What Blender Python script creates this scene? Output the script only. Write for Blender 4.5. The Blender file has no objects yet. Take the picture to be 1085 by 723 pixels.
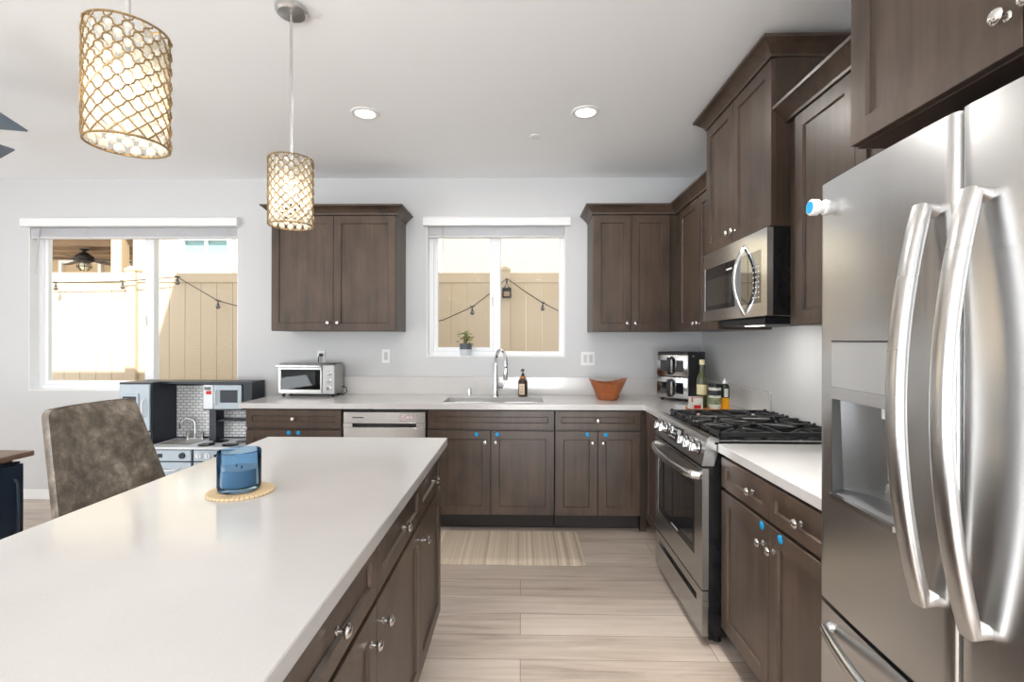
import bpy, bmesh, math, random
from mathutils import Vector, Matrix
random.seed(7)
PI = math.pi
sc = bpy.context.scene
COL = sc.collection

# ------------------------------------------------------------------ camera, world, sun, exposure
cam_d = bpy.data.cameras.new('camera')
cam = bpy.data.objects.new('camera', cam_d)
COL.objects.link(cam)
cam_d.sensor_width = 36.0
cam_d.lens = 36.0 * 532.35 / 1085.0
cam_d.shift_y = -1.24 / 1085.0
cam_d.clip_start = 0.03
cam_d.clip_end = 200
CAM_H = 1.3746
cam.matrix_world = (Matrix.Translation((0, 0, CAM_H)) @ Matrix.Rotation(0.0179, 4, 'Z')
                    @ Matrix.Rotation(PI / 2, 4, 'X') @ Matrix.Rotation(0.0024, 4, 'Z'))
sc.camera = cam

world = bpy.data.worlds.new('world')
sc.world = world
world.use_nodes = True
bg = world.node_tree.nodes['Background']
bg.inputs[0].default_value = (0.90, 0.95, 1.0, 1)
bg.inputs[1].default_value = 2.8

sun_d = bpy.data.lights.new('sun', 'SUN')
sun_d.energy = 13.0
sun_d.angle = 0.012
sun_d.color = (1.0, 0.97, 0.91)
sun = bpy.data.objects.new('sun', sun_d)
COL.objects.link(sun)
sun.rotation_mode = 'QUATERNION'
sun.rotation_quaternion = Vector((-0.35, 1.0, -1.2)).to_track_quat('-Z', 'Y')

def area(name, loc, direction, sx, sy, power, color=(1, 1, 1), disc=False):
    d = bpy.data.lights.new(name, 'AREA')
    d.shape = 'DISK' if disc else 'RECTANGLE'
    d.size = sx
    if not disc:
        d.size_y = sy
    d.energy = power
    d.color = color
    o = bpy.data.objects.new(name, d)
    COL.objects.link(o)
    o.location = loc
    o.rotation_mode = 'QUATERNION'
    o.rotation_quaternion = Vector(direction).to_track_quat('-Z', 'Y')
    return o

# added fill lamps standing in for daylight at invented openings behind and left
FILL_TINT = (0.93, 0.97, 1.0)
# low lamps aim up to brighten the ceiling, high lamps aim almost level
area('fill_rear_low', (-0.25, -4.05, 0.44), (0, 1, 0.7), 2.5, 0.8, 165, FILL_TINT)
area('fill_rear_high', (-0.25, -4.05, 1.75), (0, 1, 0.1), 2.5, 1.2, 8, FILL_TINT)
area('fill_left_low', (-6.05, -1.4, 0.30), (1, 0, 0.7), 3.9, 0.56, 95, FILL_TINT)
area('fill_left_high', (-6.05, -1.4, 1.75), (1, 0, 0.1), 3.9, 1.2, 8, FILL_TINT)

sc.view_settings.view_transform = 'Standard'
sc.view_settings.look = 'None'
sc.view_settings.exposure = 0.1
sc.view_settings.gamma = 1.0
sc.view_settings.use_curve_mapping = False
sc.cycles.max_bounces = 10
sc.cycles.diffuse_bounces = 6
sc.cycles.transparent_max_bounces = 16
sc.cycles.sample_clamp_indirect = 6.0
sc.cycles.caustics_reflective = False
sc.cycles.caustics_refractive = False
sc.cycles.blur_glossy = 0.5
sc.cycles.use_denoising = True

# ------------------------------------------------------------------ mesh helpers
I4 = Matrix.Identity(4)

def new():
    return bmesh.new()

def _add(bm, verts, faces, M=None, mi=0):
    vs = [bm.verts.new((M @ Vector(v)) if M is not None else v) for v in verts]
    out = []
    for f in faces:
        try:
            fc = bm.faces.new([vs[i] for i in f])
            fc.material_index = mi
            out.append(fc)
        except ValueError:
            pass
    return vs, out

def box(bm, x0, x1, y0, y1, z0, z1, bev=0.0, M=None, mi=0, seg=1):
    if x0 > x1: x0, x1 = x1, x0
    if y0 > y1: y0, y1 = y1, y0
    if z0 > z1: z0, z1 = z1, z0
    v = [(x0, y0, z0), (x1, y0, z0), (x1, y1, z0), (x0, y1, z0), (x0, y0, z1), (x1, y0, z1), (x1, y1, z1), (x0, y1, z1)]
    f = [(3, 2, 1, 0), (4, 5, 6, 7), (0, 1, 5, 4), (1, 2, 6, 5), (2, 3, 7, 6), (3, 0, 4, 7)]
    vs, fs = _add(bm, v, f, M, mi)
    if bev > 0:
        es = set(e for fc in fs for e in fc.edges)
        r = bmesh.ops.bevel(bm, geom=list(es), offset=bev, segments=seg, affect='EDGES', profile=0.5)
        for fc in r['faces']:
            fc.material_index = mi
    return bm

def lathe(bm, prof, c=(0, 0, 0), seg=24, M=None, mi=0, a0=0.0, rim=None):
    """revolve (r, z) pairs about z; r = 0 closes with a pole"""
    T = Matrix.Translation(c)
    if M is not None:
        T = M @ T
    rings = []
    for k, (r, z) in enumerate(prof):
        if r <= 1e-6:
            rings.append([bm.verts.new(T @ Vector((0, 0, z)))])
        else:
            rings.append([bm.verts.new(T @ Vector((r * math.cos(a0 + 2 * PI * i / seg), r * math.sin(a0 + 2 * PI * i / seg),
                                                    z + (rim(k, 2 * PI * i / seg) if rim else 0)))) for i in range(seg)])
    for a, b in zip(rings[:-1], rings[1:]):
        for i in range(seg):
            j = (i + 1) % seg
            if len(a) == 1 and len(b) == 1:
                continue
            if len(a) == 1:
                f = [a[0], b[j], b[i]]
            elif len(b) == 1:
                f = [a[i], a[j], b[0]]
            else:
                f = [a[i], a[j], b[j], b[i]]
            try:
                bm.faces.new(f).material_index = mi
            except ValueError:
                pass
    return bm

def tube(bm, pts, r, seg=8, closed=False, M=None, mi=0, flat=None, caps=True, up=None, sq=1.0):
    """sweep a circle (or ellipse: flat = (rx, ry) multipliers) along pts"""
    P = [(M @ Vector(p)) if M is not None else Vector(p) for p in pts]
    n = len(P)
    R = r if isinstance(r, (list, tuple)) else [r] * n
    rings = []
    prev = None
    for i in range(n):
        if closed:
            t = P[(i + 1) % n] - P[i - 1]
        else:
            t = P[min(i + 1, n - 1)] - P[max(i - 1, 0)]
        t.normalize()
        if up is not None:
            nrm = Vector(up) - t * t.dot(Vector(up))
        elif prev is None:
            ref = Vector((0, 0, 1)) if abs(t.z) < 0.9 else Vector((1, 0, 0))
            nrm = ref - t * t.dot(ref)
        else:
            nrm = prev - t * t.dot(prev)
        nrm.normalize()
        prev = nrm
        b = t.cross(nrm)
        fx, fy = flat if flat else (1, 1)
        def pw(v):
            return math.copysign(abs(v) ** sq, v)
        rings.append([bm.verts.new(P[i] + nrm * pw(math.cos(2 * PI * k / seg)) * R[i] * fx + b * pw(math.sin(2 * PI * k / seg)) * R[i] * fy) for k in range(seg)])
    m = n if closed else n - 1
    for i in range(m):
        a, b2 = rings[i], rings[(i + 1) % n]
        for k in range(seg):
            j = (k + 1) % seg
            bm.faces.new([a[k], a[j], b2[j], b2[k]]).material_index = mi
    if caps and not closed:
        bm.faces.new(list(reversed(rings[0]))).material_index = mi
        bm.faces.new(rings[-1]).material_index = mi
    return bm

def prism(bm, poly, a, b, axis='y', M=None, mi=0):
    """extrude a 2D polygon between a and b along axis; poly gives the other two coords in order"""
    n = len(poly)
    def p3(p, t):
        return {'x': (t, p[0], p[1]), 'y': (p[0], t, p[1]), 'z': (p[0], p[1], t)}[axis]
    v = [p3(p, a) for p in poly] + [p3(p, b) for p in poly]
    f = [tuple(range(n)), tuple(range(2 * n - 1, n - 1, -1))]
    f += [(i, n + i, n + (i + 1) % n, (i + 1) % n) for i in range(n)]
    _add(bm, v, f, M, mi)
    return bm

def ball(bm, c, r, sx=1, sy=1, sz=1, sub=1, M=None, mi=0):
    T = Matrix.Translation(c) @ Matrix.Diagonal((sx, sy, sz, 1))
    if M is not None:
        T = M @ T
    n0 = len(bm.faces)
    bmesh.ops.create_icosphere(bm, subdivisions=sub, radius=r, matrix=T)
    if mi:
        bm.faces.ensure_lookup_table()
        for f in bm.faces[n0:]:
            f.material_index = mi
    return bm

def rrect(x0, x1, y0, y1, r, n=5):
    pts = []
    for cx, cy, a in ((x1 - r, y1 - r, 0), (x0 + r, y1 - r, PI / 2), (x0 + r, y0 + r, PI), (x1 - r, y0 + r, 1.5 * PI)):
        for i in range(n + 1):
            t = a + PI / 2 * i / n
            pts.append((cx + r * math.cos(t), cy + r * math.sin(t)))
    return pts

ORI = {}

def obj(name, bm, mat, parent=None, smooth=True, angle=35, world=False, loc=None):
    """link the bmesh as one mesh object; world=True: built in world coordinates, moved into its thing's space"""
    if world and parent is not None:
        bm.transform(Matrix.Translation(-ORI[parent]))
    if loc is not None:
        bm.transform(Matrix.Translation(-Vector(loc)))
    bmesh.ops.recalc_face_normals(bm, faces=bm.faces[:])
    me = bpy.data.meshes.new(name)
    bm.to_mesh(me)
    bm.free()
    mats = mat if isinstance(mat, (list, tuple)) else [mat]
    for m in mats:
        me.materials.append(m)
    if smooth:
        me.polygons.foreach_set('use_smooth', [True] * len(me.polygons))
        me.set_sharp_from_angle(angle=math.radians(angle))
    o = bpy.data.objects.new(name, me)
    COL.objects.link(o)
    if parent is not None:
        o.parent = parent
        ORI[o] = ORI.get(parent, Vector((0, 0, 0))).copy()
    else:
        o.location = loc if loc is not None else (0, 0, 0)
        ORI[o] = Vector(o.location)
    return o

def tag(o, label=None, cat=None, group=None, kind=None):
    if label: o['label'] = label
    if cat: o['category'] = cat
    if group: o['group'] = group
    if kind: o['kind'] = kind
    return o

def thing(name, label, cat, loc=(0, 0, 0), rz=0.0, group=None):
    o = bpy.data.objects.new(name, None)
    o.empty_display_size = 0.1
    COL.objects.link(o)
    o.location = loc
    o.rotation_euler = (0, 0, rz)
    ORI[o] = Vector(loc)
    return tag(o, label, cat, group)

def struct(name, bm, mat, parent=None, **k):
    o = obj(name, bm, mat, parent, **k)
    if parent is None:
        o['kind'] = 'structure'
    return o

def dup(root, loc, rz=None, label=None):
    def rec(o, par):
        c = o.copy()
        COL.objects.link(c)
        if par is not None:
            c.parent = par
        for ch in list(o.children):
            rec(ch, c)
        return c
    r = rec(root, None)
    r.location = loc
    if rz is not None:
        r.rotation_euler = (0, 0, rz)
    if label:
        r['label'] = label
    return r

# ------------------------------------------------------------------ materials
def srgb(r, g, b):
    def f(c):
        c /= 255.0
        return c / 12.92 if c <= 0.04045 else ((c + 0.055) / 1.055) ** 2.4
    return (f(r), f(g), f(b), 1)

class NT:
    def __init__(self, name):
        self.m = bpy.data.materials.new(name)
        self.m.use_nodes = True
        self.t = self.m.node_tree
        self.b = self.t.nodes['Principled BSDF']
        self.out = self.t.nodes['Material Output']
    def n(self, typ, **k):
        x = self.t.nodes.new(typ)
        for a, v in k.items():
            if a.startswith('_'):
                setattr(x, a[1:], v)
            else:
                x.inputs[a.replace('__', ' ')].default_value = v
        return x
    def l(self, a, b):
        self.t.links.new(a, b)
    def coords(self, scale, kind='Object', rot=(0, 0, 0)):
        tc = self.n('ShaderNodeTexCoord')
        mp = self.n('ShaderNodeMapping')
        mp.inputs['Scale'].default_value = scale
        mp.inputs['Rotation'].default_value = rot
        self.l(tc.outputs[kind], mp.inputs['Vector'])
        return mp.outputs['Vector']
    def ramp(self, fac, stops):
        r = self.n('ShaderNodeValToRGB')
        e = r.color_ramp.elements
        e[0].position, e[0].color = stops[0]
        e[1].position, e[1].color = stops[-1]
        for p, c in stops[1:-1]:
            x = e.new(p)
            x.color = c
        self.l(fac, r.inputs['Fac'])
        return r.outputs['Color']

def mat(name, col, rough=0.5, metal=0.0, spec=0.5, coat=0.0, noise=0.0, nscale=8.0, bump=0.0, bscale=60.0, trans=0.0, emis=None, estr=0.0, ior=1.45):
    t = NT(name)
    b = t.b
    b.inputs['Base Color'].default_value = col
    b.inputs['Roughness'].default_value = rough
    b.inputs['Metallic'].default_value = metal
    b.inputs['Specular IOR Level'].default_value = spec
    b.inputs['Coat Weight'].default_value = coat
    b.inputs['Transmission Weight'].default_value = trans
    b.inputs['IOR'].default_value = ior
    if emis:
        b.inputs['Emission Color'].default_value = emis
        b.inputs['Emission Strength'].default_value = estr
    if noise > 0:
        nz = t.n('ShaderNodeTexNoise', Scale=nscale, Detail=4.0)
        t.l(t.coords((1, 1, 1)), nz.inputs['Vector'])
        d = tuple(c * (1 - noise) for c in col[:3]) + (1,)
        u = tuple(min(1, c * (1 + noise)) for c in col[:3]) + (1,)
        t.l(t.ramp(nz.outputs['Fac'], [(0.3, d), (0.7, u)]), b.inputs['Base Color'])
    if bump > 0:
        nz = t.n('ShaderNodeTexNoise', Scale=bscale, Detail=3.0)
        t.l(t.coords((1, 1, 1)), nz.inputs['Vector'])
        bp = t.n('ShaderNodeBump', Strength=bump, Distance=0.002)
        t.l(nz.outputs['Fac'], bp.inputs['Height'])
        t.l(bp.outputs['Normal'], b.inputs['Normal'])
    return t.m

def wood(name, dark, light, rough=0.42, grain=(38, 38, 2.2), blotch=5.0, spec=0.4):
    t = NT(name)
    g = t.n('ShaderNodeTexNoise', Scale=1.0, Detail=6.0, Roughness=0.6)
    t.l(t.coords(grain), g.inputs['Vector'])
    c = t.n('ShaderNodeTexNoise', Scale=blotch, Detail=3.0)
    t.l(t.coords((1.2, 1.2, 0.6)), c.inputs['Vector'])
    mx = t.n('ShaderNodeMix', _data_type='FLOAT')
    mx.inputs[0].default_value = 0.6
    t.l(g.outputs['Fac'], mx.inputs[2])
    t.l(c.outputs['Fac'], mx.inputs[3])
    mid = tuple((a + b) / 2 for a, b in zip(dark, light))
    t.l(t.ramp(mx.outputs[0], [(0.32, dark), (0.5, mid), (0.7, light)]), t.b.inputs['Base Color'])
    t.b.inputs['Roughness'].default_value = rough
    t.b.inputs['Specular IOR Level'].default_value = spec
    bp = t.n('ShaderNodeBump', Strength=0.08, Distance=0.001)
    t.l(g.outputs['Fac'], bp.inputs['Height'])
    t.l(bp.outputs['Normal'], t.b.inputs['Normal'])
    return t.m

def steel(name, col=(0.60, 0.60, 0.59, 1), rough=0.27, brush=(4, 4, 240), amt=0.10):
    t = NT(name)
    b = t.b
    b.inputs['Metallic'].default_value = 1.0
    g = t.n('ShaderNodeTexNoise', Scale=1.0, Detail=3.0)
    t.l(t.coords(brush), g.inputs['Vector'])
    mr = t.n('ShaderNodeMapRange')
    mr.inputs['To Min'].default_value = rough - amt * 0.5
    mr.inputs['To Max'].default_value = rough + amt * 0.5
    t.l(g.outputs['Fac'], mr.inputs['Value'])
    t.l(mr.outputs['Result'], b.inputs['Roughness'])
    d = tuple(x * 0.97 for x in col[:3]) + (1,)
    t.l(t.ramp(g.outputs['Fac'], [(0.3, d), (0.7, col)]), b.inputs['Base Color'])
    return t.m

def see_through(name, tint=(1, 1, 1, 1), refl=0.06, rough=0.0, fres=True):
    t = NT(name)
    t.t.nodes.remove(t.b)
    tr = t.n('ShaderNodeBsdfTransparent', Color=tint)
    gl = t.n('ShaderNodeBsdfGlossy', Roughness=rough)
    mx = t.n('ShaderNodeMixShader')
    if fres:
        lw = t.n('ShaderNodeLayerWeight', Blend=0.12)
        mr = t.n('ShaderNodeMapRange')
        mr.inputs['To Min'].default_value = refl
        mr.inputs['To Max'].default_value = 0.5
        t.l(lw.outputs['Fresnel'], mr.inputs['Value'])
        t.l(mr.outputs['Result'], mx.inputs[0])
    else:
        mx.inputs[0].default_value = refl
    t.l(tr.outputs[0], mx.inputs[1])
    t.l(gl.outputs[0], mx.inputs[2])
    t.l(mx.outputs[0], t.out.inputs['Surface'])
    return t.m

def emit(name, col, s):
    t = NT(name)
    t.b.inputs['Base Color'].default_value = (0.9, 0.9, 0.9, 1)
    t.b.inputs['Emission Color'].default_value = col
    t.b.inputs['Emission Strength'].default_value = s
    return t.m

m_wall = mat('wall_paint', srgb(209, 210, 211), 0.75, spec=0.3, bump=0.04, bscale=180)
m_ceil = mat('ceiling_paint', srgb(248, 249, 250), 0.8, spec=0.2, bump=0.04, bscale=160)
m_trim = mat('white_trim_paint', srgb(240, 240, 240), 0.4, noise=0.01)
m_vinyl = mat('white_window_vinyl', srgb(240, 241, 243), 0.35, noise=0.01)
m_blind = mat('white_blind_slat', srgb(222, 223, 226), 0.5, noise=0.02)
m_stain = wood('espresso_stained_maple', srgb(57, 47, 40), srgb(94, 77, 65), 0.34)
m_stain_s = wood('espresso_stained_maple_side', srgb(55, 46, 39), srgb(86, 71, 61), 0.36)
m_kick = mat('toe_kick_black', srgb(40, 34, 31), 0.6, noise=0.1)
m_knob = mat('polished_nickel', (0.78, 0.76, 0.73, 1), 0.14, 1.0, noise=0.02)
m_steel = steel('brushed_stainless', (0.56, 0.56, 0.55, 1), 0.26, brush=(4, 220, 220), amt=0.03)
m_steel_v = steel('brushed_stainless_upright', (0.68, 0.68, 0.68, 1), 0.25, brush=(4, 160, 4), amt=0.06)
m_steel_lt = steel('polished_stainless', (0.69, 0.69, 0.69, 1), 0.17, brush=(4, 4, 120), amt=0.06)
m_steel_h = steel('satin_handle_steel', (0.66, 0.65, 0.64, 1), 0.28, brush=(4, 4, 60), amt=0.03)
m_chrome = mat('chrome', (0.80, 0.80, 0.82, 1), 0.06, 1.0, noise=0.01)
m_black = mat('black_enamel', (0.012, 0.012, 0.013, 1), 0.25, noise=0.1)
m_blackmat = mat('black_plastic', (0.018, 0.018, 0.02, 1), 0.45, noise=0.1)
m_iron = mat('cast_iron', (0.02, 0.02, 0.022, 1), 0.38, spec=0.6, noise=0.15, bump=0.1, bscale=200)
m_bglass = mat('black_glass', (0.010, 0.011, 0.013, 1), 0.03, spec=0.8, coat=0.5, noise=0.05)
m_mglass = mat('mirror_black_glass', (0.28, 0.29, 0.30, 1), 0.03, metal=1.0, noise=0.02)
m_glass = see_through('window_glass', (0.97, 0.985, 0.98, 1), 0.004)
m_ovenglass = see_through('smoked_glass', (0.34, 0.36, 0.36, 1), 0.015)
m_blue = mat('blue_sticker', srgb(20, 150, 210), 0.5, noise=0.03)
m_white = mat('white_plastic', srgb(238, 238, 236), 0.4, noise=0.01)
m_lgrey = mat('light_grey_plastic', srgb(196, 197, 197), 0.35, noise=0.02)

def quartz():
    t = NT('white_quartz')
    n1 = t.n('ShaderNodeTexNoise', Scale=2.2, Detail=6.0, Roughness=0.6)
    t.l(t.coords((1, 1, 1)), n1.inputs['Vector'])
    n2 = t.n('ShaderNodeTexNoise', Scale=260.0, Detail=2.0)
    t.l(t.coords((1, 1, 1)), n2.inputs['Vector'])
    mx = t.n('ShaderNodeMix', _data_type='FLOAT')
    mx.inputs[0].default_value = 0.35
    t.l(n1.outputs['Fac'], mx.inputs[2])
    t.l(n2.outputs['Fac'], mx.inputs[3])
    t.l(t.ramp(mx.outputs[0], [(0.3, srgb(203, 201, 199)), (0.5, srgb(211, 209, 207)), (0.7, srgb(216, 214, 213))]), t.b.inputs['Base Color'])
    t.b.inputs['Roughness'].default_value = 0.12
    t.b.inputs['Specular IOR Level'].default_value = 0.5
    return t.m
m_quartz = quartz()

def floor_mat():
    t = NT('light_oak_planks')
    v = t.coords((1, 1, 1))
    br = t.n('ShaderNodeTexBrick', Scale=1.0, Mortar__Size=0.0018, Mortar__Smooth=0.1, Bias=0.0, Brick__Width=1.35, Row__Height=0.18)
    br.offset = 0.37
    br.inputs['Color1'].default_value = (0.15, 0.15, 0.15, 1)
    br.inputs['Color2'].default_value = (0.85, 0.85, 0.85, 1)
    br.inputs['Mortar'].default_value = (0.0, 0.0, 0.0, 1)
    t.l(v, br.inputs['Vector'])
    g = t.n('ShaderNodeTexNoise', Scale=1.0, Detail=8.0, Roughness=0.65, Distortion=0.5)
    t.l(t.coords((1.6, 26, 1)), g.inputs['Vector'])
    wv = t.n('ShaderNodeTexNoise', Scale=1.0, Detail=4.0, Distortion=2.2)
    t.l(t.coords((0.9, 7, 1)), wv.inputs['Vector'])
    mx = t.n('ShaderNodeMix', _data_type='FLOAT')
    mx.inputs[0].default_value = 0.45
    t.l(g.outputs['Fac'], mx.inputs[2])
    t.l(wv.outputs['Fac'], mx.inputs[3])
    m2 = t.n('ShaderNodeMix', _data_type='FLOAT')
    m2.inputs[0].default_value = 0.22
    t.l(mx.outputs[0], m2.inputs[2])
    t.l(br.outputs['Color'], m2.inputs[3])
    c = t.ramp(m2.outputs[0], [(0.28, srgb(150, 134, 122)), (0.42, srgb(190, 175, 162)), (0.55, srgb(208, 194, 182)), (0.72, srgb(222, 210, 199))])
    m3 = t.n('ShaderNodeMix', _data_type='RGBA')
    t.l(br.outputs['Fac'], m3.inputs[0])
    t.l(c, m3.inputs[6])
    m3.inputs[7].default_value = srgb(140, 124, 112)
    t.l(m3.outputs[2], t.b.inputs['Base Color'])
    t.b.inputs['Roughness'].default_value = 0.36
    bp = t.n('ShaderNodeBump', Strength=0.12, Distance=0.001)
    t.l(g.outputs['Fac'], bp.inputs['Height'])
    t.l(bp.outputs['Normal'], t.b.inputs['Normal'])
    return t.m
m_floor = floor_mat()

def leather_mat():
    t = NT('distressed_taupe_leather')
    n = t.n('ShaderNodeTexNoise', Scale=11.0, Detail=10.0, Roughness=0.72, Distortion=0.0)
    t.l(t.coords((1, 1, 1)), n.inputs['Vector'])
    t.l(t.ramp(n.outputs['Fac'], [(0.28, srgb(63, 55, 48)), (0.45, srgb(99, 90, 80)), (0.56, srgb(130, 120, 108)), (0.70, srgb(178, 169, 156))]), t.b.inputs['Base Color'])
    t.b.inputs['Roughness'].default_value = 0.33
    f = t.n('ShaderNodeTexNoise', Scale=120.0, Detail=3.0)
    t.l(t.coords((1, 1, 1)), f.inputs['Vector'])
    bp = t.n('ShaderNodeBump', Strength=0.12, Distance=0.002)
    t.l(f.outputs['Fac'], bp.inputs['Height'])
    t.l(bp.outputs['Normal'], t.b.inputs['Normal'])
    return t.m
m_leather = leather_mat()

def stripes(name, cols, period, axis=0, rough=0.6):
    t = NT(name)
    tc = t.n('ShaderNodeTexCoord')
    sp = t.n('ShaderNodeSeparateXYZ')
    t.l(tc.outputs['Object'], sp.inputs[0])
    nz = t.n('ShaderNodeTexNoise', _noise_dimensions='1D', Scale=1.0 / period, Detail=3.0, Roughness=0.7)
    t.l(sp.outputs[axis], nz.inputs['W'])
    k = len(cols)
    r = [(0.30 + 0.40 * i / (k - 1), c) for i, c in enumerate(cols)]
    t.l(t.ramp(nz.outputs['Fac'], r), t.b.inputs['Base Color'])
    t.b.inputs['Roughness'].default_value = rough
    return t.m

def tiles_mat():
    t = NT('white_subway_tile_print')
    br = t.n('ShaderNodeTexBrick', Scale=1.0, Mortar__Size=0.0035, Mortar__Smooth=0.05, Brick__Width=0.052, Row__Height=0.024)
    br.inputs['Color1'].default_value = srgb(226, 226, 225)
    br.inputs['Color2'].default_value = srgb(210, 211, 212)
    br.inputs['Mortar'].default_value = srgb(150, 151, 154)
    t.l(t.coords((1, 1, 1), rot=(PI / 2, 0, 0)), br.inputs['Vector'])
    t.l(br.outputs['Color'], t.b.inputs['Base Color'])
    t.b.inputs['Roughness'].default_value = 0.35
    return t.m

def translucent(name, col, gl=0.25):
    t = NT(name)
    t.t.nodes.remove(t.b)
    tl = t.n('ShaderNodeBsdfTranslucent', Color=col)
    df = t.n('ShaderNodeBsdfDiffuse', Color=col)
    tr = t.n('ShaderNodeBsdfTransparent', Color=(0.97, 0.96, 0.93, 1))
    g = t.n('ShaderNodeBsdfGlossy', Roughness=0.08)
    a = t.n('ShaderNodeMixShader'); a.inputs[0].default_value = 0.45
    b = t.n('ShaderNodeMixShader'); b.inputs[0].default_value = 0.30
    c = t.n('ShaderNodeMixShader'); c.inputs[0].default_value = gl
    t.l(tl.outputs[0], a.inputs[1]); t.l(df.outputs[0], a.inputs[2])
    t.l(a.outputs[0], b.inputs[1]); t.l(tr.outputs[0], b.inputs[2])
    t.l(b.outputs[0], c.inputs[1]); t.l(g.outputs[0], c.inputs[2])
    t.l(c.outputs[0], t.out.inputs['Surface'])
    return t.m

# ------------------------------------------------------------------ room shell
W = 4.23          # inner face of the back (window) wall
WR = 1.51         # inner face of the right wall
WL = -6.0
WB = -4.0
HC = 2.739
T = 0.16
WIN1 = (-4.215, -2.407, 0.93, 2.36)
WIN2 = (-0.797, 0.372, 1.231, 2.36)

bm = new()
box(bm, WL - T, WIN1[0], W, W + T, 0, HC)
box(bm, WIN1[0], WIN1[1], W, W + T, 0, WIN1[2]); box(bm, WIN1[0], WIN1[1], W, W + T, WIN1[3], HC)
box(bm, WIN1[1], WIN2[0], W, W + T, 0, HC)
box(bm, WIN2[0], WIN2[1], W, W + T, 0, WIN2[2]); box(bm, WIN2[0], WIN2[1], W, W + T, WIN2[3], HC)
box(bm, WIN2[1], WR + T, W, W + T, 0, HC)
struct('wall_back', bm, m_wall, smooth=False)
bm = new(); box(bm, WR, WR + T, WB - T, W, 0, HC)
struct('wall_right', bm, m_wall, smooth=False)
bm = new()
box(bm, WL - T, WL, WB - T, -3.4, 0, HC); box(bm, WL - T, WL, 0.6, W, 0, HC); box(bm, WL - T, WL, -3.4, 0.6, 2.4, HC)
struct('wall_left', bm, m_wall, smooth=False)
bm = new()
box(bm, WL, -1.55, WB - T, WB, 0, HC); box(bm, 1.05, WR, WB - T, WB, 0, HC); box(bm, -1.55, 1.05, WB - T, WB, 2.4, HC)
struct('wall_rear', bm, m_wall, smooth=False)
bm = new(); box(bm, WL - T, WR + T, WB - T, W + T, -0.12, 0)
struct('floor', bm, m_floor, smooth=False)
bm = new(); box(bm, WL - T, WR + T, WB - T, W + T, HC, HC + 0.1)
struct('ceiling', bm, m_ceil, smooth=False)
bm = new()
box(bm, WL, -2.02, W - 0.014, W, 0.0, 0.085, 0.004); 
struct('baseboard_back', bm, m_trim)
bm = new(); box(bm, WL - T - 0.3, WR + 6, WB - 0.6, W + T + 0.06, HC + 0.1, HC + 0.34)
struct('roof_lower', bm, m_ceil, smooth=False)
bm = new(); box(bm, -3.64, WR + 6, WB - 0.6, W + T + 0.06, HC + 0.34, 4.5)  # unseen upper storey, placed and sized to throw shade on the fence
struct('fence_shade_block', bm, m_ceil, smooth=False)
m_conc = mat('yard_concrete', srgb(190, 184, 174), 0.85, noise=0.08, nscale=3)
bm = new(); box(bm, -16, 12, W + T, 16, -0.2, -0.05)
struct('ground', bm, m_conc, smooth=False)

# ------------------------------------------------------------------ windows and blinds
def window(n, x0, x1, z0, z1, mull, slide_left):
    y0, y1 = W + 0.085, W + 0.145
    fr = 0.045
    bm = new()
    box(bm, x0, x0 + fr, y0, y1, z0, z1, 0.004); box(bm, x1 - fr, x1, y0, y1, z0, z1, 0.004)
    box(bm, x0 + fr, x1 - fr, y0, y1, z0, z0 + fr, 0.004); box(bm, x0 + fr, x1 - fr, y0, y1, z1 - fr, z1, 0.004)
    o = obj(n, bm, m_vinyl); o['kind'] = 'structure'
    bm = new()
    box(bm, mull - 0.03, mull + 0.03, y0 - 0.012, y1 - 0.005, z0 + fr, z1 - fr, 0.004)
    obj('mullion', bm, m_vinyl, o)
    # sliding sash
    sx0, sx1 = (x0 + fr, mull - 0.03) if slide_left else (mull + 0.03, x1 - fr)
    s = 0.034
    bm = new()
    box(bm, sx0, sx0 + s, y0 + 0.008, y1 - 0.012, z0 + fr, z1 - fr, 0.003); box(bm, sx1 - s, sx1, y0 + 0.008, y1 - 0.012, z0 + fr, z1 - fr, 0.003)
    box(bm, sx0 + s, sx1 - s, y0 + 0.008, y1 - 0.012, z0 + fr, z0 + fr + s, 0.003); box(bm, sx0 + s, sx1 - s, y0 + 0.008, y1 - 0.012, z1 - fr - s, z1 - fr, 0.003)
    sa = obj('sash', bm, m_vinyl, o)
    bm = new(); box(bm, sx0 + s, sx1 - s, y0 + 0.024, y0 + 0.030, z0 + fr + s, z1 - fr - s)
    obj('pane', bm, m_glass, sa, smooth=False)
    fx0, fx1 = (mull + 0.03, x1 - fr) if slide_left else (x0 + fr, mull - 0.03)
    bm = new(); box(bm, fx0, fx1, y0 + 0.034, y0 + 0.040, z0 + fr, z1 - fr)
    obj('pane', bm, m_glass, o, smooth=False)
    bm = new(); q = 0.006
    box(bm, x0, x0 + q, W - 0.001, y0, z0, z1); box(bm, x1 - q, x1, W - 0.001, y0, z0, z1)
    box(bm, x0 + q, x1 - q, W - 0.001, y0, z0, z0 + q)
    obj('jamb_liner', bm, m_trim, o, smooth=False)
    bm = new(); zc = z0 + 0.42 * (z1 - z0)
    hx = mull - 0.048 if slide_left else mull + 0.048
    box(bm, hx - 0.009, hx + 0.009, y0 - 0.010, y0 + 0.008, zc - 0.04, zc + 0.04, 0.004)
    obj('latch', bm, m_white, sa)
    return o
window('window_1', *WIN1, -3.215, True)
window('window_2', *WIN2, -0.205, True)

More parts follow.
